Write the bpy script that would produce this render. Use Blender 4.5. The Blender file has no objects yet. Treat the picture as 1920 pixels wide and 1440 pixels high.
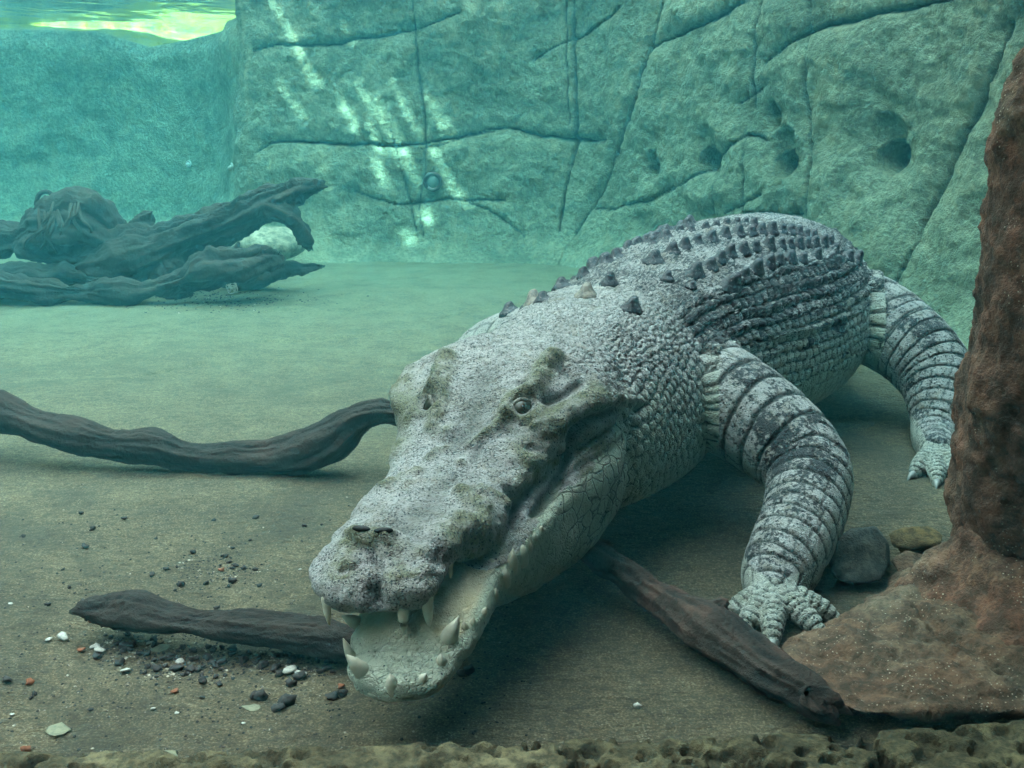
import bpy, bmesh, math, random
import numpy as np
from mathutils import Vector, Matrix
from mathutils.bvhtree import BVHTree

R = math.radians
SC = bpy.context.scene
COL = SC.collection
random.seed(7)
RNG = np.random.default_rng(7)

# ------------------------------------------------------------------ camera
PITCH, FPX, CAMH = R(15.0), 2000.0, 0.95
cam = bpy.data.cameras.new('camera')
cam.sensor_width = 36.0
cam.lens = FPX / 1920 * 36.0
cam.clip_start, cam.clip_end = 0.02, 200
camo = bpy.data.objects.new('camera', cam)
COL.objects.link(camo)
camo.location = (0, 0, CAMH)
camo.rotation_euler = (R(90) - PITCH, 0, 0)
SC.camera = camo

# ------------------------------------------------------------------ sky, sun, exposure
SUN_EL, SUN_AZ = R(52), R(-162)      # azimuth measured from +Y towards +X: the sun stands behind the gallery
w = bpy.data.worlds.new('World'); SC.world = w; w.use_nodes = True
nt = w.node_tree; nt.nodes.clear()
sky = nt.nodes.new('ShaderNodeTexSky'); sky.sky_type = 'NISHITA'; sky.sun_disc = False
sky.sun_elevation = SUN_EL; sky.sun_rotation = SUN_AZ
bg = nt.nodes.new('ShaderNodeBackground'); bg.inputs[1].default_value = 0.15
ow = nt.nodes.new('ShaderNodeOutputWorld')
nt.links.new(sky.outputs[0], bg.inputs[0]); nt.links.new(bg.outputs[0], ow.inputs[0])
sun = bpy.data.lights.new('sun', 'SUN'); sun.energy = 5.0; sun.angle = R(1.0); sun.color = (1.0, 0.95, 0.86)
suno = bpy.data.objects.new('sun', sun); COL.objects.link(suno)
sdir = Vector((math.sin(SUN_AZ) * math.cos(SUN_EL), math.cos(SUN_AZ) * math.cos(SUN_EL), math.sin(SUN_EL)))
suno.rotation_euler = sdir.to_track_quat('Z', 'Y').to_euler(); suno.location = sdir * 12
SC.view_settings.view_transform = 'Standard'; SC.view_settings.look = 'None'
SC.view_settings.gamma = 1.0; SC.view_settings.use_curve_mapping = False
SC.view_settings.exposure = 3.66
SC.cycles.max_bounces = 8; SC.cycles.diffuse_bounces = 3; SC.cycles.glossy_bounces = 2
SC.cycles.transmission_bounces = 4; SC.cycles.volume_bounces = 2; SC.cycles.transparent_max_bounces = 8
SC.cycles.use_denoising = True
SC.cycles.sample_clamp_indirect = 4.0
BLOCKER_Y = 1.15
VOX = .0042
HAZE_COL, HAZE_ABS, HAZE_D = (.03, .165, .195, 1), (.0, .97, .95, 1), .11

# ------------------------------------------------------------------ pixel -> place
CP, SP = math.cos(PITCH), math.sin(PITCH)
def ray(u, v):
    a, b = (u - 960) / FPX, (720 - v) / FPX
    return Vector((a, CP + b * SP, -SP + b * CP))
def at(u, v, Y):                      # point seen at pixel, at distance Y
    d = ray(u, v); t = Y / d.y
    return Vector((0, 0, CAMH)) + d * t
def onz(u, v, z=0.0):                 # point seen at pixel, on a level plane
    d = ray(u, v); t = (z - CAMH) / d.z
    return Vector((0, 0, CAMH)) + d * t
CAM = Vector((0, 0, CAMH))

# ------------------------------------------------------------------ numpy noise
def _hash(ix, iy, iz, k=0):
    h = (ix * 374761393 + iy * 668265263 + iz * 2147483647 + k * 1274126177) & 0xFFFFFFFF
    h = ((h ^ (h >> 13)) * 1274126177) & 0xFFFFFFFF
    h = ((h ^ (h >> 16)) * 2246822519) & 0xFFFFFFFF
    h = h ^ (h >> 15)
    return (h & 0xFFFFFF) / float(0x1000000)
def vnoise(P, k=0):
    """value noise, P (n,3) -> (n,) in -1..1"""
    P = np.asarray(P, float); I = np.floor(P).astype(np.int64); F = P - I
    F = F * F * F * (F * (F * 6 - 15) + 10)
    r = 0
    for dx in (0, 1):
        wx = F[:, 0] if dx else 1 - F[:, 0]
        for dy in (0, 1):
            wy = F[:, 1] if dy else 1 - F[:, 1]
            for dz in (0, 1):
                wz = F[:, 2] if dz else 1 - F[:, 2]
                r = r + wx * wy * wz * _hash(I[:, 0] + dx, I[:, 1] + dy, I[:, 2] + dz, k)
    return r * 2 - 1
ROT = np.array(Matrix.Rotation(.7, 3, 'X') @ Matrix.Rotation(.9, 3, 'Y') @ Matrix.Rotation(.5, 3, 'Z'))
def fbm(P, octv=4, k=0, gain=0.5):
    P = np.asarray(P, float) @ ROT; a = 1.0; s = 0; t = 0
    for o in range(octv):
        if o: P = P @ ROT
        s = s + a * vnoise(P * (2.03 ** o) + 17.3 * o, k + o); t += a; a *= gain
    return s / t
def voronoi(P, k=0, jit=0.9):
    """P (n,d) d=2 or 3 -> F1, F2, id (random 0..1)"""
    P = np.asarray(P, float); n, d = P.shape
    if d == 2: P = np.c_[P, np.zeros(n)]
    I = np.floor(P).astype(np.int64)
    f1 = np.full(n, 9.0); f2 = np.full(n, 9.0); idd = np.zeros(n)
    rz = (0,) if d == 2 else (-1, 0, 1)
    for dx in (-1, 0, 1):
        for dy in (-1, 0, 1):
            for dz in rz:
                cx, cy, cz = I[:, 0] + dx, I[:, 1] + dy, I[:, 2] + dz
                q = (cx + 0.5 + jit * (_hash(cx, cy, cz, k + 1) - 0.5) - P[:, 0]) ** 2
                q += (cy + 0.5 + jit * (_hash(cx, cy, cz, k + 2) - 0.5) - P[:, 1]) ** 2
                if d == 3: q += (cz + 0.5 + jit * (_hash(cx, cy, cz, k + 3) - 0.5) - P[:, 2]) ** 2
                q = np.sqrt(q)
                m = q < f1
                f2 = np.where(m, f1, np.minimum(f2, q))
                idd = np.where(m, _hash(cx, cy, cz, k + 4), idd)
                f1 = np.where(m, q, f1)
    return f1, f2, idd
def sstep(a, b, x):
    t = np.clip((x - a) / (b - a), 0, 1); return t * t * (3 - 2 * t)

# ------------------------------------------------------------------ mesh helpers
def me_from(name, V, F, smooth=True):
    """V (n,3) array, F list of tuples or (m,4)/(m,3) int array"""
    me = bpy.data.meshes.new(name)
    V = np.asarray(V, np.float32)
    if isinstance(F, np.ndarray):
        m, k = F.shape
        me.vertices.add(len(V)); me.vertices.foreach_set('co', V.ravel())
        me.loops.add(m * k); me.loops.foreach_set('vertex_index', F.astype(np.int32).ravel())
        me.polygons.add(m)
        me.polygons.foreach_set('loop_start', np.arange(0, m * k, k, dtype=np.int32))
        me.update(calc_edges=True); me.validate()
    else:
        me.from_pydata([tuple(v) for v in V], [], F); me.update()
    if smooth:
        me.polygons.foreach_set('use_smooth', np.ones(len(me.polygons), bool))
    me.update()
    return me
def verts_of(me):
    a = np.empty(len(me.vertices) * 3, np.float32); me.vertices.foreach_get('co', a); return a.reshape(-1, 3).astype(float)
def norms_of(me):
    a = np.empty(len(me.vertices) * 3, np.float32); me.vertices.foreach_get('normal', a); return a.reshape(-1, 3).astype(float)
def set_verts(me, V):
    me.vertices.foreach_set('co', np.asarray(V, np.float32).ravel()); me.update()
def attr(me, name, val):
    a = me.attributes.new(name, 'FLOAT', 'POINT'); a.data.foreach_set('value', np.asarray(val, np.float32))
def link(name, me, mat=None, parent=None, loc=None):
    o = bpy.data.objects.new(name, me); COL.objects.link(o)
    if mat: me.materials.clear(); me.materials.append(mat)
    if parent: o.parent = parent
    if loc is not None: o.location = loc
    return o
def empty(name, loc=(0, 0, 0)):
    o = bpy.data.objects.new(name, None); COL.objects.link(o); o.location = loc; o.empty_display_size = .1
    return o
def tag(o, label=None, cat=None, group=None, kind=None):
    if label: o['label'] = label
    if cat: o['category'] = cat
    if group: o['group'] = group
    if kind: o['kind'] = kind
    return o
def child(name, me, mat, parent):
    """part given in world coordinates under a thing that stands elsewhere"""
    o = link(name, me, mat, parent); o.matrix_parent_inverse = Matrix.Translation(parent.location).inverted(); return o
def crom(P, n):
    """Catmull-Rom through rows of P, n samples per span"""
    P = np.asarray(P, float); Q = np.vstack([2 * P[0] - P[1], P, 2 * P[-1] - P[-2]]); out = []
    for i in range(len(P) - 1):
        p0, p1, p2, p3 = Q[i:i + 4]
        for t in np.linspace(0, 1, n, endpoint=False):
            out.append(.5 * (2 * p1 + (p2 - p0) * t + (2 * p0 - 5 * p1 + 4 * p2 - p3) * t * t + (3 * p1 - p0 - 3 * p2 + p3) * t ** 3))
    out.append(P[-1]); return np.array(out)
def rings(Rg):
    """stack of rings (k,n,3) -> closed mesh"""
    k, n, _ = Rg.shape
    V = np.vstack([Rg.reshape(-1, 3), Rg[0].mean(0), Rg[-1].mean(0)])
    F = []
    for i in range(k - 1):
        for j in range(n):
            a, b = i * n + j, i * n + (j + 1) % n
            F.append((a, b, b + n, a + n))
    for j in range(n):
        F.append((k * n, (j + 1) % n, j)); F.append((k * n + 1, (k - 1) * n + j, (k - 1) * n + (j + 1) % n))
    return V, F
def tube(pts, rad, n=20, sub=6, flat=1.0, up=(0, 0, 1), ends=True):
    """round (or flattened) limb through pts with radii rad"""
    A = crom(np.c_[np.asarray(pts, float), np.asarray(rad, float)], sub)
    P, r = A[:, :3], np.maximum(A[:, 3], 1e-4)
    T = np.gradient(P, axis=0); T /= np.linalg.norm(T, axis=1)[:, None]
    if ends:   # rounded ends
        h = []; 
        for s in (0, -1):
            sg = -1 if s == 0 else 1
            for q in (.95, .8, .5):
                h.append((s, q, sg))
        pre = [(P[0] - T[0] * r[0] * q, r[0] * math.sqrt(1 - q * q), T[0]) for q in (.97, .85, .55)]
        post = [(P[-1] + T[-1] * r[-1] * q, r[-1] * math.sqrt(1 - q * q), T[-1]) for q in (.55, .85, .97)]
        P = np.vstack([[p[0] for p in pre], P, [p[0] for p in post]])
        r = np.r_[[p[1] for p in pre], r, [p[1] for p in post]]
        T = np.vstack([[p[2] for p in pre], T, [p[2] for p in post]])
    up = np.asarray(up, float); U = up - (T @ up)[:, None] * T
    bad = np.linalg.norm(U, axis=1) < .05
    U[bad] = np.cross(T[bad], (1, 0, 0)); U /= np.linalg.norm(U, axis=1)[:, None]
    S = np.cross(T, U)
    a = np.linspace(0, 2 * math.pi, n, endpoint=False)
    Rg = P[:, None] + r[:, None, None] * (np.cos(a)[None, :, None] * S[:, None] + flat * np.sin(a)[None, :, None] * U[:, None])
    return rings(Rg)
def ellipsoid(c, ax, n=16):
    """ax: 3 vectors (already scaled)"""
    ax = np.asarray(ax, float); a = np.linspace(0, 2 * math.pi, n, endpoint=False); Rg = []
    for p in np.linspace(-.97, .97, n // 2 + 3):
        q = math.sin(p * math.pi / 2); r = math.sqrt(max(1 - q * q, 1e-5))
        Rg.append(np.asarray(c) + r * (np.cos(a)[:, None] * ax[0] + np.sin(a)[:, None] * ax[1]) + q * ax[2])
    return rings(np.array(Rg))
def union(parts, voxel, smooth=2, fac=.5):
    V = []; F = []; o = 0
    for v, f in parts:
        V.append(np.asarray(v)); F += [tuple(i + o for i in q) for q in f]; o += len(v)
    me = me_from('tmp', np.vstack(V), F)
    bm = bmesh.new(); bm.from_mesh(me); 
    bmesh.ops.recalc_face_normals(bm, faces=bm.faces); bm.to_mesh(me); bm.free()
    ob = bpy.data.objects.new('tmp', me); COL.objects.link(ob)
    m = ob.modifiers.new('r', 'REMESH'); m.mode = 'VOXEL'; m.voxel_size = voxel; m.adaptivity = 0
    if smooth:
        s = ob.modifiers.new('s', 'SMOOTH'); s.iterations = smooth; s.factor = fac
    bpy.context.view_layer.update()
    ev = ob.evaluated_get(bpy.context.evaluated_depsgraph_get())
    out = bpy.data.meshes.new_from_object(ev)
    bpy.data.objects.remove(ob); bpy.data.meshes.remove(me)
    out.polygons.foreach_set('use_smooth', np.ones(len(out.polygons), bool)); out.update()
    return out
def bvh_of(me):
    V = verts_of(me); F = np.empty(len(me.loops), np.int32); me.loops.foreach_get('vertex_index', F)
    k = [p.vertices[:] for p in me.polygons] if len(me.loops) != 4 * len(me.polygons) else F.reshape(-1, 4).tolist()
    return BVHTree.FromPolygons(V.tolist(), k)
def seg_dist(P, A, B):
    """distance of points P (n,d) to segment AB, and parameter"""
    A = np.asarray(A, float); B = np.asarray(B, float); d = B - A
    t = np.clip(((P - A) @ d) / max(d @ d, 1e-12), 0, 1)
    return np.linalg.norm(P - A - t[:, None] * d, axis=1), t
def poly_dist(P, L):
    """distance to polyline, running length parameter"""
    best = np.full(len(P), 1e9); par = np.zeros(len(P)); s = 0
    for i in range(len(L) - 1):
        d, t = seg_dist(P, L[i], L[i + 1]); ln = float(np.linalg.norm(np.asarray(L[i + 1]) - np.asarray(L[i])))
        m = d < best; best = np.where(m, d, best); par = np.where(m, s + t * ln, par); s += ln
    return best, par

# ------------------------------------------------------------------ material helper
class Mat:
    def __init__(s, name, rough=.7, spec=.3):
        s.m = bpy.data.materials.new(name); s.m.use_nodes = True
        s.t = s.m.node_tree; s.b = s.t.nodes['Principled BSDF']
        s.b.inputs['Roughness'].default_value = rough; s.b.inputs['Specular IOR Level'].default_value = spec
        s.co = None
    def n(s, typ, **kw):
        q = s.t.nodes.new(typ)
        for k, v in kw.items(): setattr(q, k, v)
        return q
    def l(s, a, b): s.t.links.new(a, b)
    def coord(s, scale=(1, 1, 1), kind='Object'):
        c = s.n('ShaderNodeTexCoord'); m = s.n('ShaderNodeMapping'); m.inputs['Scale'].default_value = scale
        s.l(c.outputs[kind], m.inputs[0]); return m.outputs[0]
    def noise(s, scale, detail=4, rough=.55, co=None, dist=0):
        q = s.n('ShaderNodeTexNoise'); q.inputs['Scale'].default_value = scale; q.inputs['Detail'].default_value = detail
        q.inputs['Roughness'].default_value = rough; q.inputs['Distortion'].default_value = dist
        s.l(co or s.base(), q.inputs['Vector']); return q.outputs[0]
    def base(s):
        if s.co is None: s.co = s.coord()
        return s.co
    def vor(s, scale, feature='F1', co=None, out=0):
        q = s.n('ShaderNodeTexVoronoi', feature=feature); q.inputs['Scale'].default_value = scale
        s.l(co or s.base(), q.inputs['Vector']); return q.outputs[out]
    def ramp(s, fac, *stops):
        q = s.n('ShaderNodeValToRGB'); e = q.color_ramp.elements
        while len(e) < len(stops): e.new(.5)
        for k, (p, c) in enumerate(stops):
            e[k].position = p; e[k].color = (*c, 1) if hasattr(c, '__len__') else (c, c, c, 1)
        s.l(fac, q.inputs[0]); return q.outputs[0]
    def mix(s, fac, a, b, blend='MIX'):
        q = s.n('ShaderNodeMix', data_type='RGBA', blend_type=blend)
        for i, x in ((0, fac), (6, a), (7, b)):
            if hasattr(x, 'links'): s.l(x, q.inputs[i])
            elif hasattr(x, '__len__'): q.inputs[i].default_value = (*x, 1)
            else: q.inputs[i].default_value = x if i == 0 else (x, x, x, 1)
        return q.outputs[2]
    def math(s, op, a, b=0.0, c=None, clamp=False):
        q = s.n('ShaderNodeMath', operation=op, use_clamp=clamp)
        for i, x in enumerate((a, b) if c is None else (a, b, c)):
            if hasattr(x, 'links'): s.l(x, q.inputs[i])
            else: q.inputs[i].default_value = x
        return q.outputs[0]
    def at(s, name):
        q = s.n('ShaderNodeAttribute', attribute_name=name); return q.outputs['Fac']
    def color(s, c):
        if hasattr(c, 'links'): s.l(c, s.b.inputs['Base Color'])
        else: s.b.inputs['Base Color'].default_value = (*c, 1)
        return s
    def bump(s, h, dist=.01, strength=1.0):
        q = s.n('ShaderNodeBump'); q.inputs['Distance'].default_value = dist; q.inputs['Strength'].default_value = strength
        s.l(h, q.inputs['Height']); s.l(q.outputs[0], s.b.inputs['Normal']); return s
# ================================================================== materials of the setting
def mat_floor():
    M = Mat('pool_floor', .85, .25)
    n1 = M.noise(.9, 5, .6); n2 = M.noise(7, 6, .65); n3 = M.noise(60, 5, .7)
    c = M.ramp(n1, (.32, (.16, .13, .08)), (.68, (.31, .25, .145)))
    c = M.mix(.55, c, M.ramp(n2, (.3, (.10, .085, .06)), (.7, (.42, .34, .20))), 'MIX')
    c = M.mix(M.ramp(n3, (.44, 0.0), (.64, .6)), c, (.06, .053, .04))
    v = M.vor(150, out=0); sp = M.noise(14, 3)
    c = M.mix(M.math('MULTIPLY', M.ramp(v, (.12, 1), (.2, 0)), M.ramp(sp, (.5, 0), (.62, .8))), c, (.55, .5, .4))
    n5 = M.noise(240, 2, .6); c = M.mix(M.ramp(n5, (.46, .55), (.56, 0)), c, (.045, .04, .032)); c = M.mix(M.ramp(n5, (.60, 0), (.70, .5)), c, (.50, .43, .30))
    c = M.mix(M.ramp(M.noise(1.7, 6, .7, dist=1.0), (.52, 0), (.66, .6)), c, (.075, .07, .05))
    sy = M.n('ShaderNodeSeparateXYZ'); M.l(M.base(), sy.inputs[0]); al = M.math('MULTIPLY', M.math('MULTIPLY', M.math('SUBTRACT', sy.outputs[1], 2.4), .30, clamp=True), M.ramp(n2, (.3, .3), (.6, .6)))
    c = M.mix(al, c, (.19, .25, .15))  # floor colour greened with distance to deepen the water's tint
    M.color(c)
    st = M.noise(1, 6, .7, co=M.coord((22, 70, 30)))
    M.bump(M.math('ADD', M.math('MULTIPLY', n3, .5), M.math('ADD', st, M.math('MULTIPLY', n2, 1.4))), .045, 1.0)
    return M.m
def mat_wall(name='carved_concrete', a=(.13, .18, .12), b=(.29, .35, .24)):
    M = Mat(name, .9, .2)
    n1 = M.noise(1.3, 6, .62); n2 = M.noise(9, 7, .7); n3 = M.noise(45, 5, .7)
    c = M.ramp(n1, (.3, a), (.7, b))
    c = M.mix(.5, c, M.ramp(n2, (.3, (.06, .085, .055)), (.72, (.34, .38, .26))))
    c = M.mix(M.ramp(n3, (.42, .6), (.6, 0)), c, (.09, .09, .065))
    c = M.mix(M.ramp(M.noise(2.4, 7, .7, dist=.8), (.50, 0), (.64, .55)), c, (.055, .075, .045))
    c = M.mix(M.ramp(M.noise(3.1, 6, .7, dist=.5, co=M.coord((1, 1, .35))), (.54, 0), (.68, .45)), c, (.34, .33, .20))
    c = M.mix(M.math('MULTIPLY', M.at('crack'), .85), c, (.02, .024, .018))
    c = M.mix(M.math('MULTIPLY', M.at('moss'), M.ramp(n2, (.35, .4), (.6, 1))), c, (.30, .27, .03))
    M.color(c)
    M.bump(M.math('ADD', n2, M.math('MULTIPLY', n3, .6)), .055, .9)
    return M.m
FLOOR_M, WALL_M = mat_floor(), mat_wall()

# ================================================================== floor
def grid(nx, ny, fx, fy):
    """grid mesh with vertices (fx(i/nx), fy(j/ny))"""
    u, v = np.meshgrid(np.linspace(0, 1, nx), np.linspace(0, 1, ny), indexing='ij')
    idx = np.arange(nx * ny).reshape(nx, ny)
    F = np.stack([idx[:-1, :-1], idx[1:, :-1], idx[1:, 1:], idx[:-1, 1:]], -1).reshape(-1, 4)
    return u.ravel(), v.ravel(), F
FCR = [[(480, 640), (600, 634), (700, 626), (770, 618)], [(800, 596), (880, 582), (960, 560)], [(250, 708), (330, 690), (380, 680)],
       [(380, 598), (470, 588), (560, 580)]]
def floor_h(x, y):
    P = np.c_[x, y, np.zeros_like(x)]
    return .02 * fbm(P * 1.1, 3, 5) + .006 * fbm(P * np.array([5, 9, 1]), 4, 9) + .0035 * fbm(P * np.array([16, 42, 1]), 3, 19)
def build_floor():
    u, v, F = grid(430, 520, None, None)
    s = (u - .58); x = -1.0 + 4.4 * (1.35 * s + 2.6 * s ** 3 * 2.0)
    x = np.interp(u, [0, .16, .3, .85, 1], [-6.4, -3.6, -2.2, 1.6, 3.0])
    y = np.interp(v, [0, .03, .45, .75, 1], [-1.3, 1.0, 2.6, 5.0, 9.6])
    z = floor_h(x, y)
    P2 = np.c_[x, y]
    wob = np.c_[fbm(np.c_[x, y, x * 0] * 6, 3, 3), fbm(np.c_[x, y, x * 0] * 6, 3, 4)] * .03
    for pl in FCR:
        L = [tuple(onz(a, b)[:2]) for a, b in pl]
        d, _ = poly_dist(P2 + wob, L)
        z = z - .012 * np.exp(-(d / .012) ** 2)
    me = me_from('floor', np.c_[x, y, z], F)
    o = link('floor', me, FLOOR_M); tag(o, kind='structure'); return o
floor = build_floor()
def fz(x, y): return float(floor_h(np.array([x]), np.array([y]))[0])
def fl(u, v):
    p = onz(u, v); p.z = fz(p.x, p.y); return p

# ================================================================== rock walls
def arc(pl, step):
    P = crom(np.asarray(pl, float), 12); d = np.r_[0, np.cumsum(np.linalg.norm(np.diff(P, axis=0), axis=1))]
    n = int(d[-1] / step); s = np.linspace(0, d[-1], n)
    return np.c_[np.interp(s, d, P[:, 0]), np.interp(s, d, P[:, 1])], s
WPLAN = [(-1.82, 8.1), (-1.74, 7.3), (-1.62, 6.75), (-1.2, 6.62), (-.4, 6.58), (.34, 6.5), (.72, 6.1), (1.2, 5.45), (1.7, 4.65), (1.93, 4.1), (2.15, 3.2), (2.3, 2.0), (2.3, .6), (2.3, -1.3)]
WP, WS = arc(WPLAN, .009)
def wall_hit(u, v):
    """(s, z) on the main rock wall of the point seen at a pixel"""
    d = ray(u, v); best = None
    for i in range(0, len(WP) - 4, 4):
        a, b = WP[i], WP[i + 4]
        ex, ey = b - a; den = d.x * ey - d.y * ex
        if abs(den) < 1e-9: continue
        t = (a[0] * ey - a[1] * ex) / den; q = (a[0] * d.y - a[1] * d.x) / den
        if t > 0 and 0 <= q <= 1.0001 and (best is None or t < best[0]): best = (t, WS[i] + q * (WS[i + 4] - WS[i]))
    if best is None: return (0, 0)
    return (best[1], CAMH + d.z * best[0])
# cracks as seen: pixel polylines, width m, depth m
CRK = [([(478, 95), (520, 82), (580, 85), (640, 80), (680, 68), (720, 70), (780, 55), (830, 38), (860, 25)], .016, .045),
       ([(495, 285), (515, 268), (560, 262), (640, 270), (720, 275), (800, 266), (860, 258), (920, 244), (970, 243), (1010, 255), (1070, 262), (1140, 263)], .02, .055),
       ([(790, 276), (830, 270), (880, 256), (925, 249)], .012, .03),
       ([(668, 358), (700, 370), (770, 384), (850, 376), (900, 374), (950, 378)], .012, .03),
       ([(880, 378), (920, 395), (955, 415), (985, 442)], .009, .02),
       ([(772, 0), (776, 60), (782, 130), (792, 190), (798, 260), (795, 330), (790, 380), (795, 440)], .02, .03),
       ([(732, 240), (748, 300), (770, 370), (785, 440)], .012, .02),
       ([(1072, 0), (1074, 120), (1080, 200), (1075, 280), (1062, 360), (1052, 430)], .03, .05),
       ([(1057, 0), (1060, 120), (1066, 230)], .01, .02),
       ([(1000, 110), (1050, 85), (1100, 60), (1160, 10)], .014, .03),
       ([(1240, 0), (1222, 50), (1212, 90), (1196, 160), (1180, 220), (1160, 280), (1135, 350), (1105, 405), (1085, 435)], .018, .05),
       ([(1212, 92), (1260, 70), (1310, 46), (1360, 22), (1400, 0)], .02, .05),
       ([(1440, 118), (1480, 82), (1525, 62), (1580, 46), (1650, 30), (1740, 8), (1800, -5)], .022, .06),
       ([(1528, 0), (1526, 60), (1524, 130), (1524, 200), (1530, 280), (1532, 360), (1528, 430)], .022, .05),
       ([(1880, 40), (1850, 130), (1820, 210), (1790, 280), (1765, 350), (1742, 400), (1735, 450), (1722, 500), (1705, 540)], .022, .07),
       ([(1225, 375), (1280, 345), (1330, 318), (1375, 275), (1410, 250), (1440, 262)], .014, .03),
       ([(1120, 392), (1160, 388), (1210, 378), (1260, 350)], .012, .03),
       ([(1370, 400), (1400, 385), (1440, 362)], .012, .03),
       ([(1405, 250), (1408, 330), (1402, 400)], .012, .025),
       ([(1440, 0), (1430, 60), (1420, 130), (1415, 200)], .02, .02),
       ([(1355, 310), (1352, 350), (1345, 405)], .010, .02),
       ([(1405, 396), (1450, 400), (1520, 402)], .012, .03),
       ([(1390, 195), (1420, 178), (1445, 160)], .012, .03),
       ([(1060, 262), (1120, 262)], .01, .02)]
HOLES = [(1335, 300, 20, 26, .22), (1480, 305, 24, 26, .2), (1672, 298, 25, 34, .3), (1222, 318, 9, 14, .08), (1450, 225, 10, 12, .04)]
def build_wall():
    zs = np.r_[np.linspace(-.12, 1.56, 190), np.linspace(1.6, 1.85, 8)]
    n, m = len(WP), len(zs)
    idx = np.arange(n * m).reshape(n, m)
    F = np.stack([idx[:-1, :-1], idx[1:, :-1], idx[1:, 1:], idx[:-1, 1:]], -1).reshape(-1, 4)
    s = np.repeat(WS, m); z = np.tile(zs, n); p = np.repeat(WP, m, axis=0)
    T = np.gradient(WP, axis=0); T /= np.linalg.norm(T, axis=1)[:, None]
    N = np.repeat(np.c_[T[:, 1], -T[:, 0]], m, axis=0)             # towards the pool
    Q = np.c_[s, z, np.zeros_like(s)]
    h = .10 * fbm(Q * np.array([.9, 1.1, 1]), 3, 21) + .05 * fbm(Q * 2.7, 4, 22) + .022 * fbm(Q * 8, 4, 23) + .008 * fbm(Q * 30, 3, 24)
    # flat facets between the carved joints
    wob = np.c_[fbm(Q * 5, 3, 31), fbm(Q * 5, 3, 32)] * .022 + np.c_[fbm(Q * 22, 2, 33), fbm(Q * 22, 2, 34)] * .006
    S2 = np.c_[s, z] + wob
    crack = np.zeros_like(s)
    for pl, wd, dp in CRK:
        L = [wall_hit(a, b) for a, b in pl]
        d, t = poly_dist(S2, L)
        wd *= .58; dp *= .75
        wv = wd * (.7 + .5 * vnoise(np.c_[t * 6, t * 0, t * 0 + wd], 41))
        c = np.exp(-(d / np.maximum(wv * .7, .004)) ** 2)
        h = h - dp * c - dp * .45 * np.exp(-(d / (wd * 4)) ** 2)
        crack = np.maximum(crack, c)
    for a, b, rx, ry, dp in HOLES:
        c0 = wall_hit(a, b); e = wall_hit(a + rx, b); f = wall_hit(a, b + ry)
        ra, rb = abs(e[0] - c0[0]), abs(f[1] - c0[1])
        q = np.sqrt(((S2[:, 0] - c0[0]) / ra) ** 2 + ((S2[:, 1] - c0[1]) / rb) ** 2)
        h = h - dp * (1 - sstep(.75, 1.1, q)) - .03 * np.exp(-((q - 1) / .8) ** 2)
        # worn runnel above each hole
        q2 = np.sqrt(((S2[:, 0] - c0[0] + .3 * ra) / (ra * 1.1)) ** 2 + ((S2[:, 1] - c0[1] - rb * 1.5) / (rb * 1.2)) ** 2)
        h = h - .035 * (1 - sstep(.5, 1.1, q2))
    # foot of the wall swings out into the floor
    h = h + .30 * np.exp(-np.maximum(z + .05, 0) / .10) * (1 + .3 * fbm(Q * 2, 2, 51)) + .06 * np.exp(-z / .35)
    XY = p + N * h[:, None]
    me = me_from('rock_wall', np.c_[XY, z], F); attr(me, 'crack', crack)
    return me, (WP, WS, zs, h.reshape(n, m), N.reshape(n, m, 2))
wme, WDATA = build_wall()
rock_wall = link('rock_wall', wme, WALL_M)
tag(rock_wall, 'tall green-tinged artificial rock wall with carved cracks behind the crocodile', 'wall')
def wall_pt(u, v, out=0.0):
    s, z = wall_hit(u, v); i = int(np.clip(np.searchsorted(WS, s), 0, len(WS) - 1)); j = int(np.argmin(abs(WDATA[2] - z)))
    N = WDATA[4][i, j]; q = WP[i] + N * (WDATA[3][i, j] + out)
    return Vector((q[0], q[1], z)), Vector((N[0], N[1], 0))

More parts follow.
